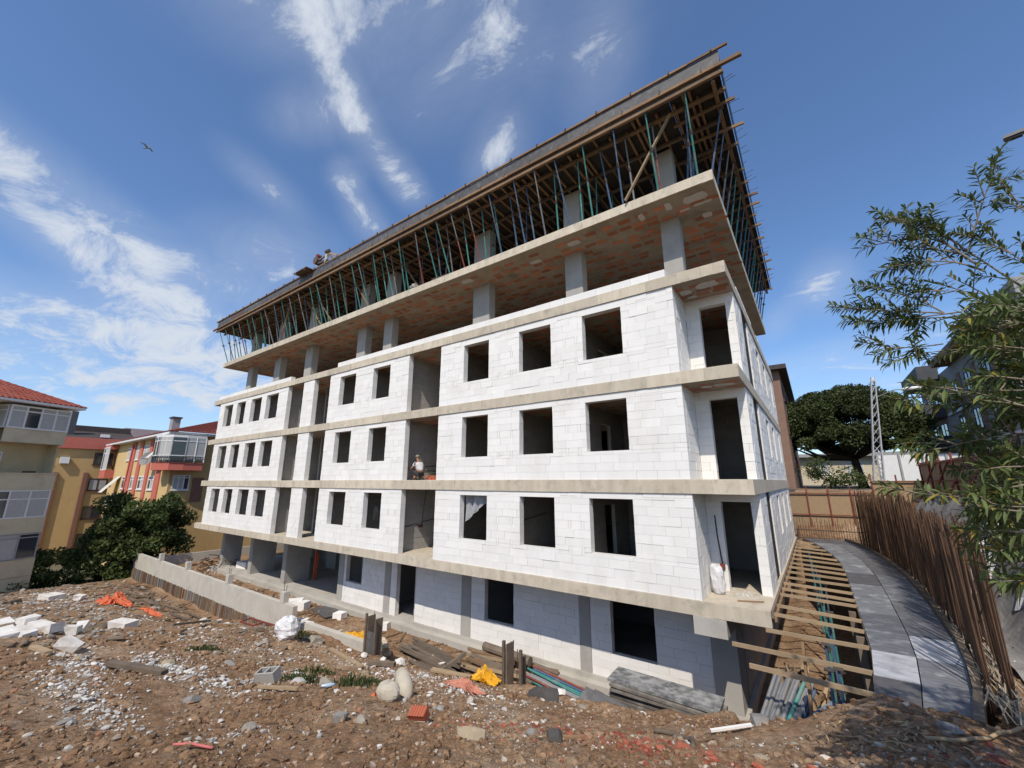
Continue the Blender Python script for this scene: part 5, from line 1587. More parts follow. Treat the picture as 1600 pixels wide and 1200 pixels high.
# ------------------------------------------------------------------ neighbouring houses
M['beige'] = mat('beige_render', (.52, .44, .28), (.45, .375, .235), 1.2, 7, .92, .15, 30, c3=(.27, .23, .16), scale3=.7, amt3=.5)
M['cream_r'] = mat('cream_render', (.60, .525, .38), (.53, .46, .325), 1.5, 6, .92, .15, 30, c3=(.30, .26, .19), scale3=.8, amt3=.45)
M['ochre'] = mat('ochre_render', (.52, .36, .165), (.46, .31, .14), 1.2, 6, .92, .1, 30, c3=(.40, .26, .11), scale3=.5, amt3=.4)
M['ochre2'] = mat('pale_ochre_render', (.62, .45, .22), (.56, .40, .19), 1.2, 6, .92, .1, 30)
M['rose'] = mat('rose_render', (.52, .155, .115), (.46, .13, .10), 1.5, 5, .92)
M['brownr'] = mat('brown_render', (.24, .12, .085), (.20, .10, .07), 2, 5, .92)
M['rooft'] = mat('roof_tile_red', (.30, .075, .05), (.21, .055, .04), 3, 5, .85, .2, 20, island=.25, c3=(.17, .10, .08), scale3=1.5, amt3=.5)
M['roofd'] = mat('dark_roof_sheet', (.075, .06, .055), (.055, .045, .042), 2, 5, .8)
M['pvc'] = mat('white_pvc', (.72, .72, .71), (.66, .66, .65), 4, 3, .5)
M['brownf'] = mat('brown_frame', (.09, .045, .035), (.07, .035, .03), 4, 3, .6)
M['curtain'] = mat('net_curtain', (.50, .50, .48), (.34, .34, .33), 9, 3, .95, stretch=(6, 6, .3))
M['dish'] = mat('dish_grey', (.24, .23, .22), (.18, .17, .165), 5, 3, .6)
M['awning'] = mat('awning_cloth', (.60, .58, .52), (.5, .48, .43), 5, 3, .9)
M['greyr'] = mat('grey_render', (.34, .335, .33), (.28, .275, .27), 1.5, 5, .9)
M['greyd'] = mat('charcoal_cladding', (.075, .078, .085), (.058, .06, .066), 2, 4, .7)
M['brickw'] = mat('thin_brick', (.27, .18, .13), (.20, .135, .10), 6, 4, .9, stretch=(1, 1, 5))
M['brownb'] = mat('brown_plaster', (.26, .165, .12), (.21, .13, .095), 1.5, 5, .92)
def glass_mat():
    m = bpy.data.materials.new('window_glass'); m.use_nodes = True; b = m.node_tree.nodes['Principled BSDF']
    b.inputs['Base Color'].default_value = (.035, .042, .05, 1); b.inputs['Roughness'].default_value = .08; b.inputs['Specular IOR Level'].default_value = .6
    return m
M['glass'] = glass_mat()

class Face:
    """a facade plane: P corner, d along it (to the right as seen from outside), n outwards"""
    def __init__(s, P, d):
        s.P = Vector((*P, 0)); s.d = Vector((*d, 0)).normalized(); s.n = Vector((s.d.y, -s.d.x, 0))
    def pt(s, u, z, o=0): 
        p = s.P + s.d * u + s.n * o; return Vector((p.x, p.y, z))
    def slab(s, mb, u0, u1, z0, z1, o0, o1):
        i = len(mb.v)
        for z in (z0, z1):
            for (u, o) in ((u0, o1), (u1, o1), (u1, o0), (u0, o0)): mb.v.append(tuple(s.pt(u, z, o)))
        mb.f += [tuple(i + k for k in q) for q in ((3, 2, 1, 0), (4, 5, 6, 7), (0, 1, 5, 4), (1, 2, 6, 5), (2, 3, 7, 6), (3, 0, 4, 7))]
        return mb
    def part(s, name, m, root, u0, u1, z0, z1, o0, o1):
        return s.slab(MB(), u0, u1, z0, z1, o0, o1).build(name, M[m], root)
    def window(s, root, u0, u1, z0, z1, n=2, fm='pvc', o=0.0, transom=0.0, curtain=True, sill=True, fw=.06):
        f = MB()
        s.slab(f, u0, u1, z1 - fw, z1, o - .02, o + .05); s.slab(f, u0, u1, z0, z0 + fw, o - .02, o + .05)
        for k in range(n + 1):
            c = u0 + (u1 - u0 - fw) * k / n
            s.slab(f, c, c + fw, z0 + fw, z1 - fw, o - .02, o + .046)
        if transom: 
            zt = z0 + (z1 - z0) * transom
            for k in range(n):
                a = u0 + (u1 - u0 - fw) * k / n + fw; b = u0 + (u1 - u0 - fw) * (k + 1) / n
                s.slab(f, a, b, zt, zt + fw * .8, o - .02, o + .043)
        fo = f.build('window', M[fm], root)
        for k in range(n):
            a = u0 + (u1 - u0 - fw) * k / n + fw + .002; b = u0 + (u1 - u0 - fw) * (k + 1) / n - .002
            s.slab(MB(), a, b, z0 + fw + .002, z1 - fw - .002, o + .006, o + .014).build('pane', M['curtain'] if curtain and (k + int(z0 * 7)) % 3 else M['glass'], fo)
        if sill: s.slab(MB(), u0 - .08, u1 + .08, z0 - .07, z0 - .004, o, o + .12).build('sill', M[fm], fo)
        return fo

def tiles_roof(root, e0, e1, r0, r1, step=.28):
    """tile rows running from the eave line e0-e1 up to the ridge line r0-r1"""
    e0, e1, r0, r1 = map(Vector, (e0, e1, r0, r1))
    mb = MB(); n = max(2, int((e1 - e0).length / step))
    nrm = (e1 - e0).cross(r0 - e0).normalized()
    if nrm.z < 0: nrm = -nrm
    mb.quad(e0, e1, r1, r0)
    for k in range(n):
        t = (k + .5) / n; a = e0.lerp(e1, t); b = r0.lerp(r1, t)
        m_ = max(2, int((b - a).length / .38))
        for q in range(m_):
            p0 = a.lerp(b, q / m_); p1 = a.lerp(b, (q + .96) / m_)
            w = (e1 - e0).normalized() * step * .36
            i = len(mb.v)
            mb.v += [tuple(p0 - w), tuple(p0 + nrm * .09), tuple(p0 + w), tuple(p1 - w * .9), tuple(p1 + nrm * .06), tuple(p1 + w * .9)]
            mb.f += [(i, i + 1, i + 4, i + 3), (i + 1, i + 2, i + 5, i + 4), (i, i + 2, i + 1)]
    return tag(mb.build('roof_tiles', M['rooftile'] if 'rooftile' in M else M['rooft'], root), kind='stuff')

# the beige block cut by the left edge of the picture
dB = (-.39, .92)
hb1 = thing('beige_house', 'beige apartment house with glazed balconies and red tiled roof cut by the left edge', 'building', (-42, 2, -9.4))
C0 = Vector((-42.15, 5.05, 0)); dv = Vector((*dB, 0)).normalized()
fb = Face((C0 - dv * 12).xy, dB)
fb.part('wall', 'beige', hb1, 0, 12.1, -9.5, 4.95, -9, -1.25)
# stacked balconies: box, slab, parapets
U0, U1 = 5.4, 12.0
fb.part('balcony_front', 'cream_r', hb1, 8.9, U1, 2.52, 3.30, -.08, 0)
fb.part('balcony_floor', 'cream_r', hb1, 8.9, U1, 2.44, 2.518, -1.248, .03)
fb.part('balcony_side', 'cream_r', hb1, U1 - .08, U1 - .001, 2.52, 3.30, -1.248, -.081)
w = fb.window(hb1, 8.9, U1, 3.31, 4.80, 4, 'pvc', 0, .74, sill=False, fw=.10)
fs = Face((C0).xy, (-fb.n.x, -fb.n.y))
fs.window(hb1, .06, 1.2, 3.31, 4.80, 2, 'pvc', 0, .74, sill=False, fw=.09)
f2 = Face((C0 - dv * 3.1 ).xy, (fb.n.x, fb.n.y))
f2.window(hb1, -1.2, -.1, 3.31, 4.80, 1, 'pvc', 0, .74, sill=False, fw=.09)
# recessed open balcony
fb.part('balcony_front', 'cream_r', hb1, 5.0, U1, -.45, .46, -.10, 0)
fb.part('balcony_rail_top', 'cream_r', hb1, 5.0, U1 + .02, .462, .53, -.14, .05)
fb.part('balcony_floor', 'cream_r', hb1, 5.0, U1, -.55, -.452, -1.248, .02)
fb.part('balcony_side', 'beige', hb1, U1 - .1, U1 - .001, -.45, 2.435, -1.248, -.40)
fb.window(hb1, 8.8, 9.7, -.40, 1.85, 1, 'pvc', -1.23, .72, sill=False)
# glazed balconies below
for (zb, zt) in ((-2.30, -.56), (-4.85, -3.25)):
    fb.window(hb1, 5.0, U1 - .05, zb, zt, 7, 'pvc' if zb > -3 else 'greyr', -.02, .66 if zb > -3 else .8, sill=False, fw=.08)
    fb.part('balcony_front', 'cream_r', hb1, 5.0, U1, zb - .95, zb - .004, -.10, 0)
    fb.part('balcony_floor', 'cream_r', hb1, 5.0, U1, zb - 1.05, zb - .953, -1.248, .02)
    fb.part('balcony_side', 'beige', hb1, U1 - .1, U1 - .001, zb - .95, zt + .04, -1.248, -.12)
fb.part('balcony_front', 'cream_r', hb1, 5.0, U1, -7.4, -5.92, -.1, 0)
fb.window(hb1, 5.6, 6.8, 2.9, 4.2, 2, 'pvc', -1.23)
fb.part('meter_box', 'pvc', hb1, 9.35, 9.65, -2.92, -2.68, 0, .10)
fb.part('balcony_bin', 'brownf', hb1, 10.3, 10.9, .53, .66, -.12, .0)
MB().tube([fb.pt(8.45, 4.9, -1.19), fb.pt(8.40, 2.4, -1.19), fb.pt(8.35, -9, -1.19)], .06, 7).build('drainpipe', M['cream_r'], hb1)
# roof with eave board and gutters
rf = fb.part('eave', 'pvc', hb1, -.5, 12.5, 4.955, 5.10, -9, .45)
tiles_roof(hb1, fb.pt(-.5, 5.12, .45), fb.pt(12.6, 5.12, .45), fb.pt(-.5, 7.6, -5), fb.pt(7.5, 7.6, -5))
tiles_roof(hb1, fb.pt(12.6, 5.12, .45), fb.pt(12.6, 5.12, -9.4), fb.pt(7.5, 7.6, -5), fb.pt(7.5, 7.6, -5.2))

# the ochre block behind it
fo_ = Face((-77, -12), (0, 1))
hb2 = thing('ochre_house', 'ochre apartment house with rose parapet and brown window strips behind the beige one', 'building', (-80, 5, -9.4))
fo_.part('wall', 'ochre', hb2, 0, 36, -9.5, 4.12, -14, 0)
fo_.part('parapet', 'rose', hb2, -.2, 36.2, 4.13, 5.55, -14.2, .35)
for z0, z1 in ((-1.2, .35), (-4.75, -3.15), (-8.0, -6.5), (2.15, 3.7)):
    fo_.window(hb2, 24.25, 26.05, z0, z1, 2, 'brownf', .0, curtain=(z0 == -1.2), fw=.12)
    fo_.window(hb2, 19.6, 20.6, z0, z1, 1, 'brownf', .0, curtain=False, fw=.12)
for u in (23.6, 26.35, 20.9):
    fo_.part('pilaster', 'brownr', hb2, u, u + .42, -9.4, 1.1, .002, .28)
fo_.part('air_conditioner', 'pvc', hb2, 21.2, 22.0, 2.2, 3.0, .05, .45)
MB().quad(fo_.pt(16, 5.56, .2), fo_.pt(28, 5.56, .2), fo_.pt(28, 7.3, -5), fo_.pt(16, 7.3, -5)).quad(fo_.pt(28, 5.56, .2), fo_.pt(29, 5.56, -9), fo_.pt(28.2, 7.3, -5.2), fo_.pt(28, 7.3, -5)).build('roof', M['roofd'], hb2)
fo_.part('roof_box', 'roofd', hb2, 20.6, 27.9, 6.1, 7.4, -6, -3)
fo_.part('skylight', 'pvc', hb2, 24.4, 25.3, 5.75, 6.15, -.2, .1)
fo_.part('chimney', 'greyd', hb2, 21.4, 22.0, 5.6, 9.0, -1.5, -.9)

# the rose and ochre corner house
hb3 = thing('rose_house', 'ochre corner house with rose pilasters bay window and red tiled roof', 'building', (-60, 18, -9.4))
YP = 13.7; XP = -51.2
fl = Face((-74.2, YP), (1, 0))
def uX(x): return x + 74.2
fl.part('wall', 'ochre2', hb3, 0, 23.0, -9.5, 4.55, -14, 0)
for zlo, zhi in ((2.42, 3.95), (-.88, .58), (-4.2, -2.7)):
    for a, b in ((-68.0, -65.8), (-64.4, -62.8), (-61.4, -59.2), (-57.7, -55.7)):
        fl.window(hb3, uX(a) + .1, uX(b) - .1, zlo, zhi, 2, 'pvc', .0, .68, fw=.13)
for a, b in ((-65.7, -64.6), (-62.7, -61.6), (-59.0, -58.0), (-55.4, -53.9)):
    fl.part('pilaster', 'rose', hb3, uX(a), uX(b), -9.4, 4.4, .002, .12)
MB().tube([(-65.3, YP - .2, 4.3), (-65.6, YP - .2, 2), (-66.2, YP - .2, -6)], .09, 6).build('drainpipe', M['rose'], hb3)
fr = Face((XP, YP), (0, 1))
fr.part('side_wall', 'ochre', hb3, .002, 14, -9.5, 4.55, -20, .004)
# balcony box at the corner with curved glazing
bal = MB()
arc = [(-53.4, YP - .02), (-53.3, YP - .75), (-52.5, YP - 1.25), (-51.2, YP - 1.2), (-50.2, YP - .5), (-49.95, YP + .6), (-49.95, YP + 2.2), (-51.18, YP + 2.2), (-51.18, YP - .02)]
MB().prism(arc, 1.05, 1.78).build('bay_base', M['rose'], hb3)
MB().prism(arc, 4.22, 4.45).build('bay_head', M['pvc'], hb3)
posts = MB(); panes = MB()
for k in range(1, 6):
    a, b = Vector((*arc[k], 0)), Vector((*arc[k + 1], 0))
    nseg = 2 if (b - a).length > 1.2 else 1
    for q in range(nseg + 1):
        p = a.lerp(b, q / nseg); posts.tube([(p.x, p.y, 1.78), (p.x, p.y, 4.22)], .06, 5)
    for z in (2.45, 3.85):
        posts.beam((a.x, a.y, z), (b.x, b.y, z), .07, .08)
    pc = MB(); pc.beam((a.x, a.y, 3.12), (b.x, b.y, 3.12), .02, 2.2); pc.build('bay_pane', M['curtain'] if k % 2 else M['glass'], hb3)
posts.build('bay_frame', M['pvc'], hb3)
rl = MB()
for k in range(1, 6):
    a, b = Vector((*arc[k], 0)), Vector((*arc[k + 1], 0)); c_ = (a + b) / 2
    for z in (1.9, 2.35): rl.beam((a.x * 1.0 + .08, a.y - .08, z), (b.x + .08, b.y - .08, z), .04, .05)
    for q in range(7):
        p = a.lerp(b, q / 7); rl.tube([(p.x + .08, p.y - .08, 1.8), (p.x + .08, p.y - .08, 2.35)], .022, 4)
rl.build('bay_railing', M['greyd'], hb3)
fr.window(hb3, .3, 1.7, -.85, .6, 3, 'pvc', .02, .8, fw=.1)
fr.part('door', 'brownr', hb3, 1.95, 2.9, -2.0, .35, .006, .06)
# awnings and dishes on the left face
MB().quad((-54.4, YP - .05, 4.0), (-53.2, YP - .05, 4.0), (-53.5, YP - 1.3, 2.3), (-54.7, YP - 1.3, 2.3)).quad((-54.7, YP - 1.32, 2.3), (-53.5, YP - 1.32, 2.3), (-53.2, YP - .07, 3.98), (-54.4, YP - .07, 3.98)).build('awning', M['awning'], hb3)
MB().box(-55.0, -53.0, YP - .5, YP - .01, 4.0, 4.5).build('awning_box', M['pvc'], hb3)
def dish(c, r_, aim, root):
    c = Vector(c); z = Vector(aim).normalized(); x_ = z.cross(Vector((0, 0, 1))).normalized(); y_ = z.cross(x_)
    mb = MB(); n = 14; rings = 3
    mb.v.append(tuple(c - z * r_ * .25))
    for k in range(1, rings + 1):
        q = k / rings
        for j in range(n):
            t = 2 * math.pi * j / n; mb.v.append(tuple(c + (x_ * math.cos(t) + y_ * math.sin(t)) * r_ * q - z * r_ * .25 * (1 - q * q)))
    for j in range(n): mb.f.append((0, 1 + j, 1 + (j + 1) % n))
    for k in range(1, rings):
        for j in range(n): mb.f.append((1 + (k - 1) * n + j, 1 + k * n + j, 1 + k * n + (j + 1) % n, 1 + (k - 1) * n + (j + 1) % n))
    d_ = mb.build('satellite_dish', M['dish'], root, smooth=True)
    MB().tube([tuple(c - z * r_ * .2), tuple(c + z * r_ * .8 + Vector((0, 0, -r_ * .3)))], .03, 5).build('feed_arm', M['dish'], d_)
dish((-56.0, YP - .9, 2.3), .75, (.6, -1, .4), hb3)
dish((-67.2, YP - .8, -2.2), .75, (.6, -1, .4), hb3)
MB().quad((-70.4, YP - .05, .6), (-68.6, YP - .05, .6), (-69.2, YP - 1.4, -1.3), (-71.0, YP - 1.4, -1.3)).build('awning', M['awning'], hb3)
fl.window(hb3, -1.2, 1.6, 1.4, 4.3, 3, 'pvc', .85, .7, sill=False, fw=.14)
MB().box(-75.4, -72.6, YP - .8, YP - .01, 4.0, 4.5).build('balcony_roof', M['rose'], hb3)
fl.part('balcony_base', 'rose', hb3, -1.2, 1.6, .4, 1.395, -1, .9)
fl.part('eave', 'pvc', hb3, -1.6, 23.6, 4.56, 4.78, -14, .8)
tiles_roof(hb3, (-75.8, YP - .85, 4.8), (-50.3, YP - .85, 4.8), (-70, YP + 6, 7.2), (-57, YP + 6, 7.2), .32)
tiles_roof(hb3, (-50.3, YP - .85, 4.8), (-50.3, YP + 14, 4.8), (-57, YP + 6, 7.2), (-57, YP + 7, 7.2), .32)
MB().box(-56.6, -55.7, YP + .6, YP + 1.3, 5.0, 6.7).build('chimney', M['greyr'], hb3)
MB().box(-56.75, -55.55, YP + .5, YP + 1.4, 6.7, 6.85).build('chimney_cap', M['greyd'], hb3)
# far hall roof between the houses
t = thing('far_hall', 'far grey shed roof with bright green wall between the ochre and rose houses', 'building', (-98, 22, -9))
MB().box(-106, -92, 18, 30, -9, 7.2).build('wall', mat('lime_green', (.32, .55, .10), (.28, .5, .09), 3), t)
MB().prism([(-107, 17.4), (-91.4, 17.4), (-91.4, 31), (-107, 31)], 7.21, 8.6).build('roof', M['greyr'], t)

# buildings behind and to the right
hb4 = thing('brown_house', 'brown plaster house with dark eave right behind the unfinished building', 'building', (-6, 50, -.6))
MB().box(-9.5, -1.35, 42, 66, -1, 9.5).build('wall', M['brownb'], hb4)
MB().box(-10.2, -.75, 41.3, 66.5, 9.51, 9.9).build('eave', M['roofd'], hb4)
MB().box(-8, -2.3, 43, 60, 9.91, 10.7).build('roof', M['brownb'], hb4)
fbw = Face((-1.35, 42), (0, 1))
for z in (.4, 3.4, 6.4):
    for u in (2.5, 7.5, 12.5, 18):
        fbw.window(hb4, u, u + 1.6, z + .8, z + 2.2, 2, 'brownf', .002, curtain=False, fw=.12)
t = thing('cream_house', 'pale cream low house behind the pine trunk', 'building', (8, 82, -.6))
MB().box(-6, 14, 80, 92, -1, 3.6).build('wall', M['cream_r'], t)
MB().box(-7, 15, 79, 93, 3.61, 4.1).build('roof', M['greyr'], t)
fcr = Face((-6, 80), (1, 0))
for u in (2, 6, 10, 14): fcr.window(t, u, u + 2, 1, 2.8, 2, 'pvc', .002)
hb5 = thing('grey_apartments', 'grey apartment block with charcoal balconies behind the oleander', 'building', (16, 45, -.6))
fg = Face((11.0, 64), (0, -1))      # its west face; u runs towards the camera
fg.part('wall', 'greyr', hb5, 0, 26, -1, 10.0, -14, 0)
fg.part('eave', 'brownb', hb5, 12.5, 26.6, 10.01, 10.6, -15, 1.1)
fg.part('attic', 'greyr', hb5, 14, 25, 10.71, 13.0, -11, -1.2)
fg.window(hb5, 15.2, 19, 10.9, 12.8, 3, 'greyd', -1.19, curtain=False, sill=False)
fg.part('air_conditioner', 'pvc', hb5, 20.0, 21.0, 10.9, 11.8, -1.1, -.5)
fg.part('terrace_parapet', 'greyd', hb5, .5, 9.0, 9.6, 11.0, .0, 1.5)
fg.part('terrace_rail', 'pvc', hb5, .5, 11.0, 11.05, 11.9, -.6, -.5)
for z in (.2, 3.2, 6.2):
    fg.part('balcony_front', 'greyd', hb5, 1.2, 8.6, z, z + 1.0, 1.3, 1.42)
    fg.part('balcony_floor', 'pvc' if z < 3 else 'greyd', hb5, 1.2, 8.6, z - .22, z - .003, .002, 1.45)
    fg.part('balcony_side', 'greyd', hb5, 8.5, 8.62, z, z + 1.0, .003, 1.298)
    fg.window(hb5, 2.2, 4.6, z + .1, z + 2.3, 2, 'greyd', .004, curtain=False, sill=False)
    fg.window(hb5, 5.4, 7.8, z + .1, z + 2.3, 2, 'greyd', .004, curtain=False, sill=False)
    for u in (12.2, 16.2, 20.5):
        fg.window(hb5, u, u + 1.6, z + .8, z + 2.4, 2, 'greyd', .004, curtain=False)
        fg.part('brick_pier', 'brickw', hb5, u + 1.9, u + 2.9, z - .2, z + 2.75, .003, .06)
    fg.part('band', 'pvc', hb5, 9.5, 26, z - .3, z - .05, .002, .12)
fgs = Face((11.0, 38), (1, 0))
for z in (.2, 3.2, 6.2):
    for u in (1.5, 5, 9): fgs.window(hb5, u, u + 1.6, z + .8, z + 2.4, 2, 'greyd', .004, curtain=False)
# white sheeted van roof and wall by the hoarding
t = thing('white_wall', 'low white painted street wall behind the lattice lamp post', 'wall', (7, 44, -.6))
MB().box(4.2, 9.4, 43.8, 44.0, -.62, 2.0).build('panel', M['pvc'], t)
for x in (4.2, 5.5, 6.8, 8.1, 9.4): MB().box(x - .06, x + .06, 43.7, 43.79, -.62, 2.1).build('post', M['greyr'], t)

# lattice lamp post
M['galv'] = mat('galvanised_steel', (.42, .43, .44), (.34, .35, .36), 6, 4, .6)
t = thing('lattice_lamp_post', 'tall grey lattice steel lamp post before the pine', 'lamp post', (3.22, 35.6, -.7))
bx, by = 4.0, 35.6
def leg_at(z, sx, sy):
    w = .27 - .17 * (z + .7) / 7.2
    return (3.22 + .78 * (z + .7) / 7.2 + sx * w, by + sy * w, z)
for sx in (-1, 1):
    for sy in (-1, 1):
        MB().tube([leg_at(-.7, sx, sy), leg_at(6.5, sx, sy)], .045, 5).build('leg', M['galv'], t)
z = -.4; k = 0
while z < 6.3:
    for (a, b) in (((-1, -1), (1, -1)), ((1, -1), (1, 1)), ((1, 1), (-1, 1)), ((-1, 1), (-1, -1))):
        p, q = leg_at(z, *a), leg_at(z + .55, *b)
        MB().tube([p, q], .025, 4).build('lacing', M['galv'], t)
    z += .55
MB().tube([(bx, by, 5.4), (bx + .9, by - .2, 5.75), (bx + 1.4, by - .3, 5.7)], .03, 6).build('arm', M['p_grey'], t)
MB().tube([(bx + 1.2, by - .25, 5.72), (bx + 1.5, by - .3, 5.74), (bx + 2.0, by - .4, 5.70), (bx + 2.2, by - .45, 5.66)], [.05, .11, .12, .04], 8).build('lamp_head', M['pvc'], t, smooth=True)
MB().tube([(bx, by, 6.5), (bx, by, 6.72)], .12, 10).build('finial', M['pvc'], t)

# street lamp whose head reaches in at the right edge
t = thing('street_lamp', 'street lamp head on a thin arm reaching in at the upper right edge', 'lamp', (8.3, 12.4, -.5))
MB().tube([(8.3, 12.4, -.5), (8.2, 12.4, 6.4), (7.4, 12.55, 7.35), (6.0, 12.8, 7.72), (4.95, 13.12, 7.80)], [.09, .07, .05, .04, .035], 8).build('pole', M['p_grey'], t)
MB().obox((4.80, 13.16, 7.78), (.34, .16, .07), (0, .05, -.3)).build('lamp_head', M['dish'], t)
MB().obox((4.78, 13.17, 7.72), (.26, .12, .05), (0, .05, -.3)).build('lens', M['black'], t)

# bird
t = thing('bird', 'small gull gliding high in the sky', 'bird', (-44.6, 5.9, 29.1), R(30))
t.scale = (.62, .62, .62)
M['bird'] = mat('bird_feather', (.36, .33, .27), (.25, .23, .2), 8, 3, .9)
MB().tube([(-.42, 0, 0), (-.3, 0, .02), (0, 0, .03), (.3, 0, .02), (.42, 0, .03), (.5, 0, .02)], [.02, .07, .11, .09, .06, .01], 8).build('body', M['bird'], t, world=False, smooth=True)
for s_ in (1, -1):
    MB().quad((.18, s_ * .05, .05), (.1, s_ * .45, .24), (-.12, s_ * .42, .22), (-.18, s_ * .05, .05)).quad((.1, s_ * .45, .24), (-.1, s_ * .95, .16), (-.2, s_ * .85, .15), (-.12, s_ * .42, .22)).build('wing', M['bird'], t, world=False)
MB().quad((-.4, -.03, 0), (-.62, -.1, 0), (-.62, .1, 0), (-.4, .03, 0)).build('tail', M['bird'], t, world=False)

# ------------------------------------------------------------------ trees and shrubs
def leaf_mat(name, c1, c2, tr=.25):
    return mat(name, c1, c2, .9, 5, .6, coords='pos', attr='tint', trans=tr, spec=.3)
M['leaf_dark'] = leaf_mat('dark_leaf', (.06, .088, .028), (.095, .13, .045), .3)
M['leaf_pine'] = leaf_mat('pine_needle', (.035, .052, .018), (.06, .08, .028), .15)
M['leaf_ole'] = leaf_mat('oleander_leaf', (.13, .165, .055), (.085, .12, .045), .30)
M['bark'] = mat('bark', (.10, .075, .055), (.06, .045, .034), 6, 6, .95, .5, 20)
M['bark_pale'] = mat('pale_bark', (.24, .20, .15), (.17, .135, .10), 8, 6, .9, .3, 25)

def crown_mesh(name, clumps, per, size, seed, asp=.55, up=.3):
    """leaf faces spread through the clumps' volume: clumps = [(x,y,z,rx,ry,rz)]"""
    r = np.random.default_rng(seed)
    V, C = [], []
    for (x, y, z, rx, ry, rz) in clumps:
        n = per
        d_ = r.normal(size=(n, 3)); d_ /= np.linalg.norm(d_, axis=1, keepdims=True)
        q = r.uniform(.35, 1.08, (n, 1)) ** .6
        P = np.array([x, y, z]) + d_ * q * np.array([rx, ry, rz])
        a = r.normal(size=(n, 3)) + d_ * .8 + np.array([0, 0, up]); a /= np.linalg.norm(a, axis=1, keepdims=True)
        b = np.cross(a, r.normal(size=(n, 3))); b /= np.linalg.norm(b, axis=1, keepdims=True)
        s = size * r.uniform(.6, 1.4, (n, 1))
        c_ = np.cross(a, b)
        V.append(np.stack([P - b * s * asp * .5, P + a * s * .5 - c_ * s * .12, P + b * s * asp * .5, P - a * s * .5 + c_ * s * .12], 1).reshape(-1, 3))
        t = r.uniform(.7, 1.3, (n, 1)) * r.uniform(.8, 1.2)
        C.append(np.repeat(np.concatenate([t * r.uniform(.9, 1.15, (n, 1)), t, t * r.uniform(.8, 1.0, (n, 1))], 1), 4, 0))
    V = np.concatenate(V); C = np.concatenate(C)
    F = np.arange(len(V)).reshape(-1, 4)
    return np_mesh(name, V, F, C)

def tree(name, label, cat, base, clumps, per, size, m, seed, trunk=.25, limbs=10, mt='bark', fork=.5, group=None):
    t = thing(name, label, cat, base, group=group)
    me = crown_mesh('crown', [(c[0] - base[0], c[1] - base[1], c[2] - base[2], *c[3:]) for c in clumps], per, size, seed)
    me.materials.append(M[m]); put('crown', me, t)
    r = random.Random(seed)
    cx_ = sum(c[0] for c in clumps) / len(clumps); cy_ = sum(c[1] for c in clumps) / len(clumps); cz_ = sum(c[2] for c in clumps) / len(clumps)
    B = Vector(base); top = Vector((cx_, cy_, cz_)); fk = B.lerp(top, fork)
    MB().tube([B, B.lerp(fk, .5) + Vector((r.uniform(-.1, .1), r.uniform(-.1, .1), 0)), fk], [trunk, trunk * .82, trunk * .7], 9).build('trunk', M[mt], t, smooth=True)
    for c in r.sample(clumps, min(limbs, len(clumps))):
        e = Vector(c[:3]); mid = fk.lerp(e, .5) + Vector((0, 0, -.12 * (e - fk).length))
        MB().tube([fk, mid, e], [trunk * .5, trunk * .32, trunk * .1], 6).build('limb', M[mt], t, smooth=True)
    return t

def ell_clumps(c, rad, n, cr, seed, shell=.55):
    r = random.Random(seed); out = []
    while len(out) < n:
        v = Vector((r.uniform(-1, 1), r.uniform(-1, 1), r.uniform(-1, 1)))
        if not shell < v.length < 1: continue
        k = cr * r.uniform(.7, 1.3)
        out.append((c[0] + v.x * rad[0], c[1] + v.y * rad[1], c[2] + v.z * rad[2], k, k, k * .75))
    return out
tree('broadleaf_tree', 'large dark green leafy tree left of the unfinished building', 'tree', (-44.2, 10.5, -9.2),
     ell_clumps((-44.2, 10.6, -4.0), (3.0, 3.1, 3.4), 64, .85, 5, .1) + ell_clumps((-43.6, 9.2, -6.2), (2.2, 2.6, 2.0), 18, .8, 6), 420, .25, 'leaf_dark', 5)
tree('broadleaf_shrub', 'smaller dark shrub standing before the beige house', 'shrub', (-43.6, 5.0, -9.2),
     ell_clumps((-43.5, 5.0, -6.0), (1.5, 1.45, 2.0), 22, .62, 8, .3), 330, .22, 'leaf_dark', 8, .12)
tree('hedge_shrub', 'low dark hedge bush between the shrub and the large tree', 'shrub', (-44.5, 7.4, -9.2),
     ell_clumps((-44.5, 7.5, -7.6), (1.6, 2.0, 1.3), 16, .7, 9, .3), 300, .22, 'leaf_dark', 9, .1)
# umbrella pine
pc = []
r_ = random.Random(12)
for k in range(260):
    a = r_.uniform(0, 6.28); q = math.sqrt(r_.random())
    x = 2.9 + 5.9 * q * math.cos(a); y = 51 + 5.2 * q * math.sin(a)
    topz = 8.6 - 3.6 * q ** 2.4
    z = r_.uniform(2.9 + .4 * q, topz) if r_.random() < .55 else topz - r_.uniform(0, .5)
    kk = r_.uniform(.6, 1.1); pc.append((x, y, z, kk, kk, kk * .75))
tree('pine_tree', 'big dark umbrella pine behind the far hoarding', 'tree', (3.6, 51, -.6), pc, 480, .22, 'leaf_pine', 12, .42, 16, fork=.42)
tree('round_shrub', 'clipped green shrub under the pine', 'shrub', (1.0, 44, -.6), ell_clumps((1.2, 44, .6), (2.0, 1.5, 1.3), 20, .7, 14, .3), 150, .16, 'leaf_dark', 14, .1)

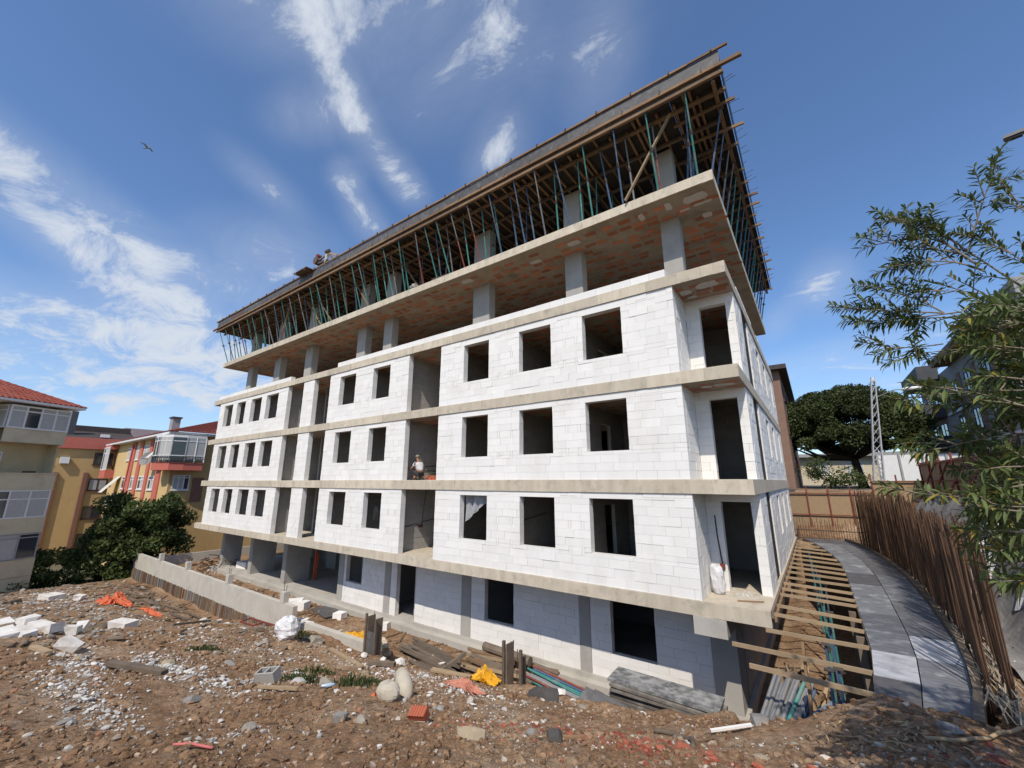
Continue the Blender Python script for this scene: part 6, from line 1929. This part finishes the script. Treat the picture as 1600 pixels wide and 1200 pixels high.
# oleander reaching in from the right, near the camera
HUB = Vector((2.75, 5.35, -2.4))
ole = thing('oleander', 'tall oleander with long narrow leaves reaching in from the right edge', 'shrub', tuple(HUB))
wood = []
LV, LC = [], []
ro = random.Random(33)
def leaf(p, d_, L_, w, tint):
    d_ = d_.normalized(); side = d_.cross(Vector((ro.gauss(0, .4), ro.gauss(0, .4), 1))).normalized(); nrm = side.cross(d_).normalized()
    if nrm.z < 0: nrm = -nrm
    dr = Vector((0, 0, -1)) * L_ * ro.uniform(.08, .30)
    a = p; m1 = p + d_ * L_ * .35; m2 = p + d_ * L_ * .7 + dr * .35; tip = p + d_ * L_ + dr
    fold = nrm * w * .35
    LV.extend([a, m1 - side * w + fold, m1, m1 + side * w + fold, m2 - side * w * .75 + fold, m2, m2 + side * w * .75 + fold, tip])
    LC.extend([tint] * 8)
LF = [(0, 1, 2), (0, 2, 3), (1, 4, 5, 2), (2, 5, 6, 3), (4, 7, 5), (5, 7, 6)]
def bez(a, b, c, t): return a * (1 - t) ** 2 + b * 2 * t * (1 - t) + c * t * t
def twig(p, d_, L_, n, big, old=False):
    d_ = d_.normalized(); q = p + d_ * L_ + Vector((0, 0, L_ * .12))
    wood.append(([p, p.lerp(q, .5) + Vector((0, 0, L_ * .03)), q], [.006 * big, .0045 * big, .003 * big]))
    for k in range(n):
        t = .25 + .75 * (k + 1) / n; c = p.lerp(q, t); base = ro.uniform(0, 6.28)
        ax = d_; u = ax.cross(Vector((.3, .2, 1))).normalized(); v = ax.cross(u)
        for j in range(3):
            a = base + j * 2.09 + ro.uniform(-.3, .3)
            open_ = ro.uniform(.5, 1.25) * (1.15 - .55 * t)
            dd = ax * (1 - open_ * .55) + (u * math.cos(a) + v * math.sin(a)) * (.55 + open_ * .5)
            g = ro.uniform(.7, 1.35); br = ro.random()
            tint = (g * 1.0, g, g * .95) if br > .06 else (2.6, 1.6, .8)
            leaf(c, dd, ro.uniform(.065, .125) * big, ro.uniform(.008, .0125) * big, tint)
def branch(start, ctrl, end, r0, ntw, big=1.0, lo=.35, tl=.22):
    start, ctrl, end = Vector(start), Vector(ctrl), Vector(end)
    pts = [bez(start, ctrl, end, k / 10) for k in range(11)]
    wood.append((pts, [r0 * (1 - .8 * k / 10) for k in range(11)]))
    for k in range(ntw):
        t = lo + (1 - lo) * (k + ro.random() * .7) / ntw
        p = bez(start, ctrl, end, t); tan = (bez(start, ctrl, end, min(1, t + .05)) - bez(start, ctrl, end, t - .05)).normalized()
        d_ = tan * ro.uniform(.5, 1.1) + Vector((ro.gauss(0, .55), ro.gauss(0, .45), ro.gauss(.15, .45)))
        twig(p, d_, tl * ro.uniform(.6, 1.3), ro.randint(4, 7), big)
    twig(end, end - ctrl, tl, 7, big)
# the open upper sprays
H2 = Vector((2.35, 5.25, .6))
branch(HUB, (2.8, 5.5, -.6), H2, .035, 0)
wood.append(([HUB, HUB + Vector((-.2, .3, 1.0)), Vector((2.2, 5.6, .9))], [.03, .026, .02]))
S = 1.06
def at(x, y, z): return Vector((x, y, z)) * S
branch(H2, at(1.75, 4.9, 1.2), at(1.28, 4.84, 2.0), .022, 5, .95, .5)
branch(at(1.35, 4.8, 1.75), at(1.2, 4.85, 2.1), at(.95, 4.92, 2.42), .011, 11, .95, .2, .2)
branch(at(1.32, 4.82, 1.9), at(1.42, 4.8, 2.2), at(1.55, 4.75, 2.5), .010, 9, .95, .3, .2)
branch(at(1.28, 4.84, 2.0), at(1.15, 4.86, 2.25), at(1.02, 4.9, 2.36), .009, 8, .95, .2, .2)
branch(at(1.3, 4.84, 1.9), at(1.1, 4.87, 2.05), at(.82, 4.93, 2.24), .009, 11, .95, .25, .2)
branch(at(1.38, 4.82, 1.7), at(1.2, 4.86, 1.95), at(.92, 4.91, 1.93), .009, 11, .95, .3, .2)
branch(H2, at(1.4, 4.8, 1.42), at(.86, 4.93, 1.42), .016, 4, .95, .6)
branch(at(1.1, 4.88, 1.42), at(.9, 4.92, 1.5), at(.56, 4.97, 1.62), .009, 14, .95, .15, .2)
branch(at(1.1, 4.88, 1.42), at(.95, 4.92, 1.65), at(.72, 4.95, 1.78), .008, 10, .95, .2, .18)
branch(at(1.2, 4.86, 1.4), at(.95, 4.9, 1.42), at(.62, 4.96, 1.48), .008, 11, .95, .3, .18)
branch(H2, at(1.3, 4.85, 1.2), at(.84, 4.93, 1.08), .010, 6, .95, .5, .2)
branch(at(1.05, 4.88, 1.15), at(.85, 4.93, 1.15), at(.67, 4.95, 1.22), .007, 7, .95, .3, .18)
branch(H2, at(1.5, 4.8, 1.55), at(1.12, 4.88, 1.62), .010, 12, .95, .3, .2)
branch(H2, at(1.6, 4.8, 1.8), at(1.42, 4.8, 1.95), .010, 10, .95, .35, .2)
branch(H2, at(1.75, 4.75, 1.9), at(1.62, 4.72, 2.2), .010, 10, .95, .4, .2)
# the dense body along the right edge
for k in range(54):
    yy = ro.uniform(3.6, 5.2)
    z = ro.uniform(-.75, 1.45)
    lim = .262 if z < .4 else .29
    x = yy * (lim - .042 * ro.random() ** 1.8 * (1.2 - abs(z - .1) * .35) * (1 if z < .4 else .35)) + .02
    if z < -.35: x = yy * (.262 - .045 * ro.random())
    e = Vector((x, yy, z * yy / 4.8))
    s_ = Vector((2.2 + ro.uniform(-.2, .3), yy + ro.uniform(.0, .7), e.z + ro.uniform(-.9, .2)))
    branch(s_, s_.lerp(e, .5) + Vector((0, 0, ro.uniform(.0, .25))), e, .009, 9, 1.05, .3, .2)
for k in range(26):       # long sprays hanging out to the left, low
    yy = ro.uniform(3.6, 4.6); z = ro.uniform(-.15, .75)
    e = Vector((yy * ro.uniform(.135, .20), yy, z * yy / 4.8)); s_ = Vector((1.5, yy + .2, e.z - ro.uniform(-.1, .5)))
    if ro.random() < .2: branch(s_, s_.lerp(e, .5) + Vector((0, 0, .1)), e, .008, 4, 1.0, .55, .16)
# bulk outside the frame
for k in range(60):
    a = ro.uniform(0, 6.28); rr = ro.uniform(.5, 1.3)
    e = Vector((2.9 + rr * math.cos(a), 5.2 + rr * 1.1 * math.sin(a), ro.uniform(-.8, 1.9)))
    if e.x < e.y * .33: continue
    branch(Vector((2.75, 5.3, e.z - .9)), Vector((2.75, 5.3, e.z)).lerp(e, .4), e, .012, 8, 1.0, .3, .24)
V = np.array([tuple(v - HUB) for v in LV]); nl = len(V) // 8
me = bpy.data.meshes.new('foliage')
F = []
for k in range(nl):
    F += [tuple(8 * k + q for q in f) for f in LF]
me.from_pydata(V.tolist(), [], F); me.polygons.foreach_set('use_smooth', [True] * len(me.polygons)); me.update()
a_ = me.color_attributes.new('tint', 'FLOAT_COLOR', 'POINT'); c4 = np.ones((len(V), 4), dtype=np.float32); c4[:, :3] = np.array(LC); a_.data.foreach_set('color', c4.ravel())
me.materials.append(M['leaf_ole'])
put('foliage', me, ole)
mb = MB()
for pts, rs in wood: mb.tube(pts, rs, 5, caps=False)
mb.build('branches', M['bark_pale'], ole, smooth=True)
# low bare canes of the oleander running down to the right edge
cn = MB()
for k in range(7):
    y0 = 4.3 + .12 * k
    cn.tube([(2.2, 4.9 + .1 * k, -1.6 + .1 * k), (1.5, y0 + .25, -.75 + .06 * k), (.86 + .03 * k, y0, .08 + .05 * k)], [.014, .010, .006], 5)
cn.build('canes', M['bark_pale'], ole, smooth=True)
